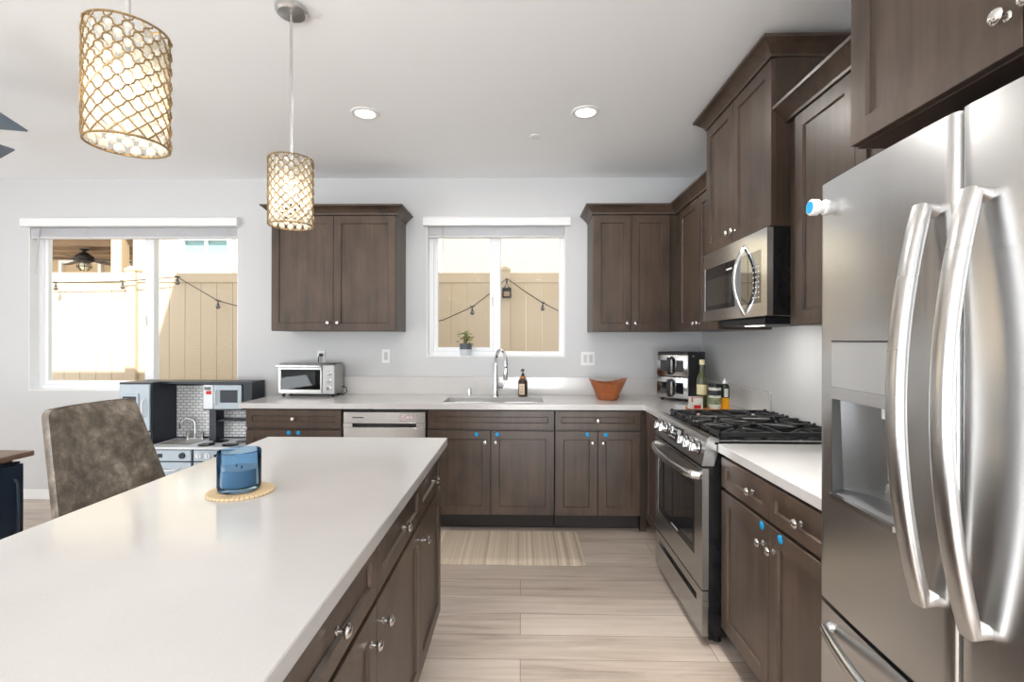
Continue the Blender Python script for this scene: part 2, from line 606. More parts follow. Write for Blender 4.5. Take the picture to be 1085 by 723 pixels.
def blind(x0, x1, label, wand_x, vx0, vx1, zb):
    t = thing('window_blind', label, 'blind', ((x0 + x1) / 2, W, 2.3), group='raised white window blinds')
    bm = new()
    prism(bm, [(W - 0.055, 2.328), (W - 0.002, 2.328), (W - 0.002, 2.405), (W - 0.040, 2.405), (W - 0.055, 2.392)], vx0, vx1, 'x')
    obj('valance', bm, m_trim, t, world=True)
    bm = new()
    n = 9
    z = zb + 0.016
    for i in range(n):
        box(bm, x0 + 0.012, x1 - 0.012, W + 0.006, W + 0.056, z, z + 0.0045)
        z += (2.325 - zb - 0.016) / n
    obj('slat_stack', bm, m_blind, t, world=True, smooth=False)
    bm = new(); box(bm, x0 + 0.012, x1 - 0.012, W + 0.004, W + 0.058, zb, zb + 0.014, 0.004)
    obj('bottom_rail', bm, m_blind, t, world=True)
    k = 5 if x1 - x0 > 1.5 else 3
    for i in range(k):
        bm = new()
        x = x0 + 0.1 + (x1 - x0 - 0.2) * i / (k - 1)
        tube(bm, [(x, W + 0.003, 2.33), (x + 0.012, W + 0.001, zb + 0.03), (x, W + 0.004, zb)], 0.002, 5)
        obj('lift_cord', bm, m_blind, t, world=True)
    bm = new()
    wz = 1.93 if k == 5 else 2.06
    tube(bm, [(wand_x, W - 0.004, 2.33), (wand_x - (0.035 if k == 5 else 0), W - 0.006, wz)], 0.0035, 6)
    obj('tilt_wand', bm, m_lgrey, t, world=True)
blind(WIN1[0], WIN1[1], 'wide raised white blind above the two-pane dining window', -4.12, -4.245, -2.39, 2.235)
blind(WIN2[0], WIN2[1], 'narrow raised white blind above the window over the sink', -0.66, -0.82, 0.41, 2.24)

# ------------------------------------------------------------------ cabinet kit (local space: x along the front, front face at y = -0.02, z up)
def shaker(bm, x0, x1, z0, z1, t=0.02, fr=0.058, rec=0.009, y=-0.02):
    """frame-and-panel front; outer face at y, back at y + t"""
    b = 0.0015
    o = [(x0, z0), (x1, z0), (x1, z1), (x0, z1)]
    def ring(d, yy):
        return [bm.verts.new((x0 + d, yy, z0 + d)), bm.verts.new((x1 - d, yy, z0 + d)), bm.verts.new((x1 - d, yy, z1 - d)), bm.verts.new((x0 + d, yy, z1 - d))]
    R = [ring(0, y + t), ring(0, y + b), ring(b, y), ring(fr, y), ring(fr + 0.005, y + rec)]
    for a, c in zip(R[:-1], R[1:]):
        for i in range(4):
            j = (i + 1) % 4
            bm.faces.new([a[i], a[j], c[j], c[i]])
    bm.faces.new(R[-1])
    bm.faces.new(list(reversed(R[0])))
    return bm

def knob(parent, x, z, y=-0.02, s=1.0):
    bm = new()
    M = Matrix.Translation((x, y, z)) @ Matrix.Rotation(PI / 2, 4, 'X')
    prof = [(0, 0), (0.0095, 0), (0.0095, 0.002), (0.0055, 0.005), (0.005, 0.013), (0.009, 0.017), (0.0148, 0.020), (0.0155, 0.024), (0.012, 0.029), (0.006, 0.0315), (0, 0.032)]
    lathe(bm, [(r * s, h * s) for r, h in prof], seg=16, M=M)
    return obj('knob', bm, m_knob, parent)

def sticker(parent, x, z, y=-0.02):
    bm = new()
    M = Matrix.Translation((x, y, z)) @ Matrix.Rotation(PI / 2, 4, 'X')
    lathe(bm, [(0, 0), (0.0155, 0), (0.0155, 0.0025), (0.013, 0.004), (0, 0.004)], seg=16, M=M)
    return tag(obj('bumper_sticker', bm, m_blue, parent), 'round blue sticker')

def front(parent, kind, x0, x1, z0, z1, knobs=(), stick=(), fr=None):
    bm = new()
    f = fr if fr else (0.058 if kind == 'door' else 0.042)
    shaker(bm, x0, x1, z0, z1, fr=f)
    d = obj(kind, bm, m_stain, parent)
    for x, z in knobs: knob(d, x, z)
    for x, z in stick: sticker(d, x, z)
    return d

def base_cabinet(label, loc, rz, w, doors, drawers, depth=0.60, group=None, dz=(0.118, 0.720), wz=(0.735, 0.864), open_top=False):
    """doors / drawers: lists of (x0, x1, knob list, sticker list)"""
    t = thing('base_cabinet', label, 'cabinet', loc, rz, group)
    bm = new()
    if open_top:
        box(bm, 0.0015, 0.02, 0.0, depth, 0.112, 0.8745); box(bm, w - 0.02, w - 0.0015, 0.0, depth, 0.112, 0.8745)
        box(bm, 0.02, w - 0.02, 0.0, depth, 0.112, 0.13); box(bm, 0.02, w - 0.02, depth - 0.012, depth, 0.13, 0.8745)
        box(bm, 0.02, w - 0.02, 0.0, 0.018, 0.70, 0.8745)
    else:
        box(bm, 0.0015, w - 0.0015, 0.0, depth, 0.112, 0.8745)
    obj('carcass', bm, m_stain_s, t, smooth=False)
    bm = new(); box(bm, 0.0015, w - 0.0015, 0.062, depth, 0.0, 0.112)
    obj('toe_kick', bm, m_kick, t, smooth=False)
    for x0, x1, k, s in drawers: front(t, 'drawer', x0, x1, wz[0], wz[1], k, s)
    for x0, x1, k, s in doors: front(t, 'door', x0, x1, dz[0], dz[1], k, s)
    return t

CROWN = [(-0.021, 0.0), (0.006, 0.0), (0.008, 0.012), (0.014, 0.018), (0.052, 0.056), (0.060, 0.058), (0.062, 0.070), (-0.021, 0.070)]
def crown(bm, path, z, prof=CROWN, nxt=None, prv=None, sgn=1):
    """sweep the moulding profile along a plan polyline with mitred corners; outward = left-hand side * sgn"""
    P = [Vector((p[0], p[1])) for p in path]
    n = len(P)
    def nrm(a, b):
        d = (b - a).normalized()
        return Vector((-d.y, d.x)) * sgn
    secs = []
    for i in range(n):
        a = P[i - 1] if i > 0 else (Vector(prv) if prv else None)
        b = P[i + 1] if i < n - 1 else (Vector(nxt) if nxt else None)
        if a is not None and b is not None:
            n1, n2 = nrm(a, P[i]), nrm(P[i], b)
            m = (n1 + n2) / (1 + n1.dot(n2))
        else:
            m = nrm(P[i], b) if a is None else nrm(a, P[i])
        secs.append([bm.verts.new((P[i].x + m.x * o, P[i].y + m.y * o, z + h)) for o, h in prof])
    k = len(prof)
    for a, b in zip(secs[:-1], secs[1:]):
        for i in range(k):
            j = (i + 1) % k
            bm.faces.new([a[i], a[j], b[j], b[i]])
    bm.faces.new(secs[0]); bm.faces.new(list(reversed(secs[-1])))
    return bm

FB = W - 0.61          # carcass front of the back run (doors stand 2 cm proud)
RB = 0.9             # carcass front of the right run
# ---- back run
base_cabinet('dark wood base cabinet with one drawer under the toaster oven', (-1.992, FB, 0), 0, 0.700,
             [(0.003, 0.349, [(0.315, 0.655)], [(0.315, 0.699)]), (0.352, 0.697, [(0.388, 0.655)], [(0.386, 0.699)])],
             [(0.003, 0.697, [(0.35, 0.80)], [])], group='dark base cabinets along the window wall')
base_cabinet('dark wood base cabinet below the sink, with a knobless false drawer front', (-0.672, FB, 0), 0, 0.914,
             [(0.003, 0.4555, [(0.418, 0.640)], [(0.355, 0.695)]), (0.4585, 0.911, [(0.494, 0.640)], [(0.505, 0.695)])],
             [(0.003, 0.911, [], [])], group='dark base cabinets along the window wall', open_top=True)
base_cabinet('dark wood base cabinet right of the sink, below the wooden bowl', (0.245, FB, 0), 0, 0.612,
             [(0.003, 0.3045, [(0.268, 0.640)], [(0.232, 0.697)]), (0.3075, 0.609, [(0.344, 0.640)], [(0.362, 0.697)])],
             [(0.003, 0.609, [(0.306, 0.797)], [])], group='dark base cabinets along the window wall')
# ---- right run (local x runs towards the camera)
RZ = -PI / 2
t = base_cabinet('narrow dark corner cabinet between the range and the window-wall cabinets', (RB, FB - 0.025, 0), RZ, 0.55,
                 [(0.045, 0.547, [], [])], [], dz=(0.118, 0.864))
base_cabinet('dark wood base cabinet with two drawers between the range and the refrigerator', (RB, 2.222, 0), RZ, 0.845,
             [(0.003, 0.4205, [(0.385, 0.640)], [(0.375, 0.700)]), (0.4235, 0.842, [(0.460, 0.640)], [(0.505, 0.700)])],
             [(0.003, 0.4205, [(0.30, 0.800)], []), (0.4235, 0.842, [(0.632, 0.800)], [])])
# corner filler of the back run
bm = new(); box(bm, 0.858, RB - 0.001, FB - 0.0, FB + 0.58, 0.0, 0.8745)
tag(obj('cabinet_filler', bm, m_stain_s, smooth=False, loc=(0.88, FB, 0)), 'plain dark filler strip in the corner of the base cabinets', 'filler panel')

# ---- island
IX0, IX1, IY0, IY1 = -1.193, -0.344, 0.12, 2.354
IF = -0.392           # carcass face; doors at -0.372
isl = thing('kitchen_island', 'dark wood island cabinet body under the big white slab', 'kitchen island', (-0.70, 1.2, 0))
bm = new(); box(bm, -0.97, IF, IY0 + 0.05, 2.336, 0.112, 0.8745)
obj('carcass', bm, m_stain_s, isl, smooth=False, world=True)
bm = new(); box(bm, -0.95, IF - 0.062, IY0 + 0.07, 2.318, 0, 0.112)
obj('toe_kick', bm, m_kick, isl, smooth=False, world=True)
MI = Matrix.Translation((IF, 0, 0)) @ Matrix.Rotation(PI / 2, 4, 'Z')
def island_front(kind, y0, y1, z0, z1, kn):
    bm = new(); shaker(bm, y0, y1, z0, z1, fr=0.058 if kind == 'door' else 0.045)
    bm.transform(MI)
    d = obj(kind, bm, m_stain, isl, world=True)
    for y, z in kn:
        bm = new()
        M = MI @ Matrix.Translation((y, -0.02, z)) @ Matrix.Rotation(PI / 2, 4, 'X')
        prof = [(0, 0), (0.0095, 0), (0.0095, 0.002), (0.0055, 0.005), (0.005, 0.013), (0.009, 0.017), (0.0148, 0.020), (0.0155, 0.024), (0.012, 0.029), (0.006, 0.0315), (0, 0.032)]
        lathe(bm, prof, seg=16, M=M)
        obj('knob', bm, m_knob, d, world=True)
ys = [2.333, 1.860, 1.296, 0.74, 0.175]
kd = [1.90, 1.352, 1.243, 0.23]
kw = [2.10, 1.575, 1.010, 0.46]
for i in range(4):
    b, a = ys[i] - 0.0015, ys[i + 1] + 0.0015
    island_front('drawer', a, b, 0.708, 0.864, [(kw[i], 0.785)])
    island_front('door', a, b, 0.118, 0.693, [(kd[i], 0.615)])
bm = new(); box(bm, IX0, IX1, IY0, IY1, 0.876, 0.914, 0.0025)
tag(obj('island_countertop', bm, m_quartz, loc=(-0.77, 1.24, 0.876)), 'large glossy white quartz slab on the island, holding the blue candle', 'countertop')

# ---- dishwasher
dw = thing('dishwasher', 'stainless steel dishwasher under the counter beside the sink cabinet', 'dishwasher', (-0.98, FB, 0))
x0, x1 = -1.287, -0.676
bm = new(); box(bm, x0, x1, FB + 0.01, FB + 0.56, 0.10, 0.872)
obj('tub', bm, m_black, dw, smooth=False, world=True)
bm = new(); box(bm, x0 + 0.01, x1 - 0.01, FB + 0.05, FB + 0.5, 0.0, 0.10)
obj('toe_kick', bm, m_kick, dw, smooth=False, world=True)
bm = new()
y = FB - 0.024
box(bm, x0 + 0.008, x1 - 0.008, y, FB + 0.01, 0.115, 0.742, 0.003)
box(bm, x0 + 0.008, x0 + 0.075, y, FB + 0.01, 0.742, 0.772); box(bm, x1 - 0.075, x1 - 0.008, y, FB + 0.01, 0.742, 0.772)
box(bm, x0 + 0.008, x1 - 0.008, y, FB + 0.01, 0.772, 0.853, 0.003)
d = obj('door', bm, m_steel, dw, world=True)
bm = new(); box(bm, x0 + 0.075, x1 - 0.075, y + 0.022, FB + 0.01, 0.742, 0.772)
obj('handle_recess', bm, m_black, d, smooth=False, world=True)
bm = new(); box(bm, x0 + 0.075, x1 - 0.075, y - 0.004, y + 0.008, 0.770, 0.780, 0.003)
obj('handle_lip', bm, m_steel_lt, d, world=True)
bm = new(); box(bm, x0 + 0.075, x0 + 0.155, y - 0.0006, y + 0.002, 0.808, 0.816)
obj('brand_mark', bm, m_blackmat, d, smooth=False, world=True)
bm = new(); box(bm, -0.872, -0.775, y - 0.004, y, 0.790, 0.838, 0.0015)
m_mag = mat('pink_grey_print', srgb(205, 190, 190), 0.5, noise=0.45, nscale=90)
tag(obj('magnet', bm, m_mag, world=False, loc=(-0.823, y, 0.814)), 'small pinkish grey patterned magnet on the dishwasher control strip', 'magnet')

# ---- countertop along the two walls
ct = thing('countertop', 'long white quartz worktop holding the toaster oven, sink and wooden bowl', 'countertop', (-0.3, 3.9, 0.876))
SX0, SX1, SY0, SY1 = -0.575, 0.168, 3.705, 4.005
CF = 3.582            # front edge of the back run
CR = 0.878            # front edge of the right run
bm = new()
box(bm, -2.034, SX0, CF, W - 0.001, 0.876, 0.914)
box(bm, SX0, SX1, CF, SY0, 0.876, 0.914)
box(bm, SX0, SX1, SY1, W - 0.001, 0.876, 0.914)
box(bm, SX1, WR - 0.001, CF, W - 0.001, 0.876, 0.914)
box(bm, CR, WR - 0.001, 3.045, CF, 0.876, 0.914)
obj('slab', bm, m_quartz, ct, smooth=False, world=True)
bm = new(); box(bm, CR, WR - 0.001, 1.372, 2.254, 0.876, 0.914, 0.002)
tag(obj('countertop_section', bm, m_quartz, loc=(1.2, 1.81, 0.876)), 'short white quartz worktop between the range and the refrigerator', 'countertop')
bm = new()
box(bm, -2.034, WR - 0.022, W - 0.021, W - 0.001, 0.914, 1.062, 0.002)
tag(obj('backsplash', bm, m_quartz, loc=(-0.26, W - 0.011, 0.914)), 'long low quartz upstand along the wall below the sink window', 'backsplash')
bm = new(); box(bm, WR - 0.021, WR - 0.001, 3.045, W - 0.001, 0.914, 1.062, 0.002)
tag(obj('backsplash', bm, m_quartz, loc=(WR - 0.011, 3.64, 0.914)), 'short quartz upstand on the right wall behind the bottles', 'backsplash')

# ---- sink and faucet
sk = thing('kitchen_sink', 'double bowl stainless sink set into the counter under the window', 'sink', (-0.2, 3.85, 0.70))
def bowl_box(bm, x0, x1, y0, y1, ztop, zbot):
    r = 0.06
    top = rrect(x0, x1, y0, y1, r); bot = rrect(x0 + 0.025, x1 - 0.025, y0 + 0.025, y1 - 0.025, r * 0.8)
    n = len(top)
    a = [bm.verts.new((p[0], p[1], ztop)) for p in top]
    b = [bm.verts.new((p[0], p[1], zbot + 0.02)) for p in bot]
    c = [bm.verts.new((p[0] + (0.03 if p[0] < (x0 + x1) / 2 else -0.03), p[1] + (0.03 if p[1] < (y0 + y1) / 2 else -0.03), zbot)) for p in bot]
    for u, v in ((a, b), (b, c)):
        for i in range(n):
            j = (i + 1) % n
            bm.faces.new([u[i], u[j], v[j], v[i]])
    bm.faces.new(c)
bm = new(); bowl_box(bm, SX0 + 0.004, -0.222, SY0 + 0.004, SY1 - 0.004, 0.880, 0.70)
obj('basin', bm, m_steel_lt, sk, world=True)
bm = new(); bowl_box(bm, -0.185, SX1 - 0.004, SY0 + 0.004, SY1 - 0.004, 0.880, 0.70)
obj('basin', bm, m_steel_lt, sk, world=True)
bm = new(); box(bm, -0.222, -0.185, SY0 + 0.004, SY1 - 0.004, 0.855, 0.880, 0.004)
obj('divider', bm, m_steel_lt, sk, world=True)
for cx in (-0.40, -0.01):
    bm = new()
    lathe(bm, [(0, 0.703), (0.04, 0.703), (0.042, 0.7055), (0, 0.7055)], (cx, 3.86, 0), 18)
    obj('drain', bm, m_chrome, sk, world=True)

fc = thing('faucet', 'tall chrome gooseneck faucet standing behind the sink', 'faucet', (-0.205, 4.075, 0.914))
bm = new()
lathe(bm, [(0, 0), (0.030, 0), (0.030, 0.006), (0.026, 0.012), (0.022, 0.10), (0.016, 0.22), (0.0135, 0.255), (0, 0.255)], seg=18)
obj('body', bm, m_chrome, fc)
pts = [(0, 0, 0.25)]
dx, dy = 0.045, -0.085
for i in range(15):
    a = PI - PI * 1.08 * i / 14
    pts.append((dx * (1 + math.cos(a)), dy * (1 + math.cos(a)), 0.27 + 0.108 * math.sin(a)))
e = pts[-1]
bm = new(); tube(bm, pts, 0.0125, 10)
obj('spout', bm, m_chrome, fc)
bm = new()
v = (Vector(pts[-1]) - Vector(pts[-2])).normalized()
p0 = Vector(e)
tube(bm, [p0, p0 + v * 0.02, p0 + v * 0.08, p0 + v * 0.10], [0.013, 0.0165, 0.0185, 0.017], 12)
obj('spray_head', bm, m_steel_lt, fc)
bm = new()
tube(bm, [(0.015, 0, 0.075), (0.058, -0.008, 0.075)], 0.014, 10)
tube(bm, [(0.056, -0.008, 0.078), (0.066, -0.012, 0.10), (0.070, -0.014, 0.135)], [0.008, 0.006, 0.005], 8)
obj('lever', bm, m_chrome, fc)
bm = new(); lathe(bm, [(0, 0), (0.021, 0), (0.021, 0.05), (0.017, 0.062), (0, 0.064)], seg=16)
tag(obj('air_gap_cap', bm, m_chrome, loc=None), 'short chrome cylinder cap on the counter beside the faucet', 'air gap').location = (-0.422, 4.12, 0.914)

# ------------------------------------------------------------------ upper cabinets
UZ0, UZ1 = 1.440, 2.345
def upper(label, loc, rz, w, z0, z1, depth, doors, side=None, group=None):
    t = thing('upper_cabinet', label, 'cabinet', loc, rz, group)
    bm = new(); box(bm, 0, w, 0, depth, z0, z1)
    obj('carcass', bm, m_stain_s, t, smooth=False)
    for x0, x1, k in doors:
        front(t, 'door', x0, x1, z0 + 0.004, z1 - 0.006, k)
    return t
UF = 3.89 + 0.02
UD = W - UF - 0.001
t = upper('two-door dark upper cabinet above the toaster oven', (-1.954, UF, 0), 0, 0.980, UZ0, UZ1, UD,
          [(0.003, 0.4885, [(0.452, UZ0 + 0.065)]), (0.4915, 0.977, [(0.528, UZ0 + 0.065)])], group='dark upper cabinets on the window wall')
bm = new(); crown(bm, [(0.0, UD), (0.0, -0.02), (0.98, -0.02), (0.98, UD)], UZ1, sgn=-1)
obj('crown_molding', bm, m_stain, t)
RF = 1.19 + 0.02       # carcass face of right uppers
t = upper('two-door dark upper cabinet in the corner, above the wooden bowl', (0.555, UF, 0), 0, RF - 0.555, UZ0, UZ1, UD,
          [(0.003, 0.292, [(0.262, UZ0 + 0.065)]), (0.295, 0.588, [(0.325, UZ0 + 0.065)])], group='dark upper cabinets on the window wall')
bm = new(); crown(bm, [(0.0, UD), (0.0, -0.02), (0.635, -0.02)], UZ1, sgn=-1, nxt=(0.635, -0.8))
obj('crown_molding', bm, m_stain, t)
RD = WR - RF - 0.001
t = upper('dark upper cabinet on the right wall between the corner and the microwave', (RF, UF - 0.001, 0), RZ, 0.857, UZ0, UZ1, RD,
          [(0.104, 0.501, [(0.468, UZ0 + 0.05)]), (0.504, 0.854, [(0.539, UZ0 + 0.05)])])
bm = new(); crown(bm, [(0.019, -0.02), (0.857, -0.02)], UZ1, sgn=-1, prv=(0.019, -0.8))
obj('crown_molding', bm, m_stain, t)
TF = 1.115 + 0.02
t = upper('tallest dark upper cabinet, directly above the microwave', (TF, 3.052, 0), RZ, 0.790, 1.886, 2.640, WR - TF - 0.001,
          [(0.003, 0.377, [(0.345, 1.886 + 0.06)]), (0.380, 0.787, [(0.413, 1.886 + 0.06)])])
bm = new(); crown(bm, [(0.0, 0.37), (0.0, -0.02), (0.79, -0.02), (0.79, 0.37)], 2.640, sgn=-1)
obj('crown_molding', bm, m_stain, t)
t = upper('dark upper cabinet between the microwave and the refrigerator', (RF - 0.01, 2.261, 0), RZ, 0.875, UZ0, UZ1, RD,
          [(0.070, 0.460, [(0.43, UZ0 + 0.065)]), (0.463, 0.872, [(0.495, UZ0 + 0.065)])])
bm = new(); crown(bm, [(0.0, -0.02), (0.875, -0.02)], UZ1, sgn=-1)
obj('crown_molding', bm, m_stain, t)
t = upper('deep two-door dark cabinet above the refrigerator', (0.914, 1.385, 0), RZ, 0.945, 1.897, UZ1, WR - 0.914 - 0.001,
          [(0.003, 0.471, [(0.445, 1.897 + 0.075)]), (0.474, 0.942, [(0.50, 1.897 + 0.075)])])
bm = new(); crown(bm, [(0.0, -0.02), (0.945, -0.02)], UZ1, sgn=-1)
obj('crown_molding', bm, m_stain, t)

# ------------------------------------------------------------------ range
RY0, RY1 = 2.264, 3.040
rg = thing('gas_range', 'stainless steel gas range with black cooktop and oven', 'range', (1.15, 2.65, 0))
bm = new(); box(bm, 0.862, WR - 0.004, RY0 + 0.004, RY1 - 0.004, 0.045, 0.905)
box(bm, 0.842, 0.862, RY0 + 0.004, RY1 - 0.004, 0.06, 0.815)
obj('body', bm, m_black, rg, smooth=False, world=True)
for fx in (0.90, 1.44):
    for fy in (RY0 + 0.06, RY1 - 0.06):
        bm = new(); lathe(bm, [(0, 0), (0.022, 0), (0.018, 0.05), (0, 0.05)], (fx, fy, 0), 12)
        obj('foot', bm, m_black, rg, world=True)
bm = new(); box(bm, 0.85, 0.862, RY0 + 0.02, RY1 - 0.02, 0.02, 0.05)
obj('kick_strip', bm, m_black, rg, world=True)
# oven door with window opening
def oven_front(bm, y0, y1, z0, z1, wy0, wy1, wz0, wz1, xf, xb):
    box(bm, xf, xb, y0, wy0, z0, z1); box(bm, xf, xb, wy1, y1, z0, z1)
    box(bm, xf, xb, wy0, wy1, z0, wz0); box(bm, xf, xb, wy0, wy1, wz1, z1)
bm = new()
oven_front(bm, RY0, RY1, 0.256, 0.800, 2.365, 2.985, 0.375, 0.712, 0.813, 0.842)
od = obj('oven_door', bm, m_steel, rg, smooth=False, world=True)
bm = new(); box(bm, 0.8165, 0.842, 2.365, 2.985, 0.375, 0.712)
obj('window', bm, m_bglass, od, smooth=False, world=True)
bm = new(); oven_front(bm, 2.362, 2.988, 0.372, 0.715, 2.395, 2.955, 0.405, 0.682, 0.8145, 0.8175)
obj('window_border', bm, m_black, od, smooth=False, world=True)
bm = new(); box(bm, 0.8138, 0.8150, 2.62, 2.73, 0.383, 0.393)
obj('brand_mark', bm, m_lgrey, od, smooth=False, world=True)
bm = new()
hp = [(0.815, 2.995, 0.758), (0.785, 2.985, 0.760)]
for i in range(13):
    s = i / 12
    hp.append((0.775 - 0.030 * math.sin(PI * s), 2.965 - 0.63 * s, 0.760))
hp += [(0.785, 2.315, 0.760), (0.815, 2.305, 0.758)]
tube(bm, hp, 0.017, 10, flat=(1.15, 0.75), up=(0, 0, 1))
obj('handle', bm, m_steel_lt, od, world=True)
bm = new()
for i in range(7):
    a = 2.34 + i * 0.09
    box(bm, 0.8120, 0.815, a, a + 0.072, 0.786, 0.792)
obj('vent_slot', bm, m_black, od, smooth=False, world=True)
# storage drawer
bm = new()
box(bm, 0.813, 0.842, RY0, RY1, 0.045, 0.180, 0.002); box(bm, 0.813, 0.842, RY0, RY1, 0.206, 0.248, 0.002)
box(bm, 0.813, 0.842, RY0, 2.335, 0.180, 0.206); box(bm, 0.813, 0.842, 2.965, RY1, 0.180, 0.206)
dr = obj('drawer', bm, m_steel, rg, smooth=False, world=True)
bm = new(); box(bm, 0.834, 0.842, 2.335, 2.965, 0.180, 0.206)
obj('handle_slot', bm, m_black, dr, smooth=False, world=True)
bm = new(); box(bm, 0.808, 0.816, 2.33, 2.97, 0.174, 0.182, 0.002)
obj('handle_lip', bm, m_steel_lt, dr, world=True)
# slanted control panel
bm = new()
prism(bm, [(0.811, 0.812), (0.811, 0.820), (0.834, 0.938), (0.848, 0.944), (0.885, 0.935), (0.885, 0.880), (0.862, 0.812)], RY0 - 0.004, RY1 + 0.002, 'y')
cp = obj('control_panel', bm, m_steel, rg, world=True, angle=25)
pn = Vector((-0.118, 0, 0.023)).normalized()
pu = Vector((0.023, 0, 0.118)).normalized()
def panel_pt(y, h):
    return Vector((0.811, y, 0.820)) + pu * h
PM = Matrix(((0, pu.x, pn.x, 0), (-1, 0, 0, 0), (0, pu.z, pn.z, 0), (0, 0, 0, 1)))
PM = Matrix(((0.0, pu.x, pn.x, 0), (-1.0, pu.y, pn.y, 0), (0.0, pu.z, pn.z, 0), (0, 0, 0, 1)))
def on_panel(y, h):
    return Matrix.Translation(panel_pt(y, h)) @ PM
for y in (2.945, 2.850, 2.512, 2.425, 2.338):
    bm = new()
    lathe(bm, [(0, 0.0), (0.026, 0.0), (0.026, 0.004), (0.022, 0.008), (0.0215, 0.026), (0.019, 0.030), (0, 0.030)], seg=20, M=on_panel(y, 0.058))
    box(bm, -0.0055, 0.0055, -0.022, 0.022, 0.028, 0.043, 0.003, M=on_panel(y, 0.058))
    obj('knob', bm, m_steel_lt, cp, world=True)
    bm = new(); lathe(bm, [(0, 0), (0.030, 0), (0.030, 0.003), (0, 0.003)], seg=20, M=on_panel(y, 0.058))
    obj('knob_ring', bm, m_black, cp, world=True)
bm = new(); box(bm, -0.105, 0.105, -0.042, 0.042, 0.0, 0.002, M=on_panel(2.680, 0.062))
dsp = obj('display', bm, m_bglass, cp, smooth=False, world=True)
bm = new()
for i in range(4):
    for j in range(3):
        box(bm, -0.085 + i * 0.024, -0.073 + i * 0.024, -0.03 + j * 0.022, -0.021 + j * 0.022, 0.002, 0.0026, M=on_panel(2.680, 0.062))
box(bm, 0.02, 0.08, 0.0, 0.026, 0.002, 0.0026, M=on_panel(2.680, 0.062))
obj('buttons', bm, m_lgrey, cp, smooth=False, world=True)
# cooktop
bm = new(); box(bm, 0.862, WR - 0.006, RY0 - 0.004, RY1 + 0.002, 0.905, 0.922, 0.004)
box(bm, 1.46, WR - 0.006, RY0, RY1, 0.92, 0.945, 0.004)
obj('cooktop', bm, m_black, rg, world=True)
bm = new()
for y in (RY0 + 0.002, RY1 - 0.010):
    box(bm, 0.885, 1.46, y, y + 0.008, 0.920, 0.926)
obj('cooktop_rim', bm, m_steel_lt, rg, smooth=False, world=True)
burn = [(1.02, 2.41, 0.042), (1.33, 2.41, 0.034), (1.17, 2.652, 0.05), (1.02, 2.895, 0.034), (1.33, 2.895, 0.042)]
for bx, by, r in burn:
    bm = new(); lathe(bm, [(0, 0.921), (r * 1.15, 0.921), (r * 1.1, 0.928), (r, 0.930), (r * 0.98, 0.936), (r * 0.8, 0.940), (0, 0.940)], (bx, by, 0), 20)
    obj('burner', bm, m_iron, rg, world=True)
ya = [RY0 + 0.012, RY0 + 0.262, RY0 + 0.514, RY1 - 0.012]
for k in range(3):
    y0, y1 = ya[k] + 0.003, ya[k + 1] - 0.003
    bm = new()
    zt0, zt1 = 0.946, 0.960
    w = 0.011
    gx0, gx1 = 0.893, 1.452
    box(bm, gx0, gx0 + w, y0, y1, 0.940, zt1, 0.002); box(bm, gx1 - w, gx1, y0, y1, 0.940, zt1, 0.002)
    box(bm, gx0, gx1, y0, y0 + w, 0.940, zt1, 0.002); box(bm, gx0, gx1, y1 - w, y1, 0.940, zt1, 0.002)
    yc = (y0 + y1) / 2
    cs = [(1.02, yc), (1.33, yc)] if k != 1 else [(1.02, yc), (1.33, yc)]
    box(bm, 1.17, 1.181, y0, y1, zt0, zt1, 0.002)
    for cx, cy in cs:
        for a in range(8):
            th = a * PI / 4 + (PI / 8 if k == 1 else 0)
            dx, dy = math.cos(th), math.sin(th)
            lim = min((0.145 / abs(dx)) if abs(dx) > 1e-6 else 9, ((y1 - y0) / 2 / abs(dy)) if abs(dy) > 1e-6 else 9)
            p = Vector((cx + dx * 0.030, cy + dy * 0.030, 0.957)); q = Vector((cx + dx * lim * 0.98, cy + dy * lim * 0.98, 0.953))
            tube(bm, [p, q], 0.0068, 6, up=(0, 0, 1), flat=(1.2, 0.8))
    for i in range(3):
        yy = y0 + 0.02 + (y1 - y0 - 0.04) * i / 2
        box(bm, gx0, gx0 + w, yy - 0.006, yy + 0.006, 0.922, 0.968, 0.002)
        box(bm, gx1 - w, gx1, yy - 0.006, yy + 0.006, 0.922, 0.968, 0.002)
    obj('grate', bm, m_iron, rg, world=True)

# ------------------------------------------------------------------ microwave
mw = thing('microwave', 'stainless over-the-range microwave with curved handle below the tall cabinet', 'microwave', (1.30, 2.66, 1.486))
MY0, MY1, MZ0, MZ1 = 2.264, 3.048, 1.487, 1.882
bm = new(); box(bm, 1.125, WR - 0.004, MY0 + 0.004, MY1 - 0.002, MZ0, MZ1)
obj('body', bm, m_black, mw, smooth=False, world=True)
bm = new(); oven_front(bm, MY0, MY1, MZ0, MZ1, 2.318, 3.025, 1.548, 1.792, 1.098, 1.125)
d = obj('door', bm, m_steel_lt, mw, smooth=False, world=True)
bm = new(); box(bm, 1.1005, 1.125, 2.605, 3.025, 1.548, 1.792)
obj('window', bm, m_bglass, d, smooth=False, world=True)
bm = new(); box(bm, 1.0995, 1.1015, 2.66, 3.0, 1.575, 1.725)
m_mwin = mat('microwave_window_mesh', (0.42, 0.45, 0.45, 1), 0.06, metal=1.0, noise=0.05)
obj('window_screen', bm, m_mwin, d, smooth=False, world=True)
bm = new(); box(bm, 1.0990, 1.1008, 2.645, 2.715, 1.748, 1.757)
obj('brand_mark', bm, m_white, d, smooth=False, world=True)
bm = new(); box(bm, 1.0995, 1.125, 2.460, 2.605, 1.548, 1.792)
obj('mirror_glass', bm, m_mglass, d, smooth=False, world=True)
bm = new(); box(bm, 1.0995, 1.125, 2.318, 2.456, 1.548, 1.792)
c = obj('control_panel', bm, m_mglass, mw, smooth=False, world=True)
bm = new()
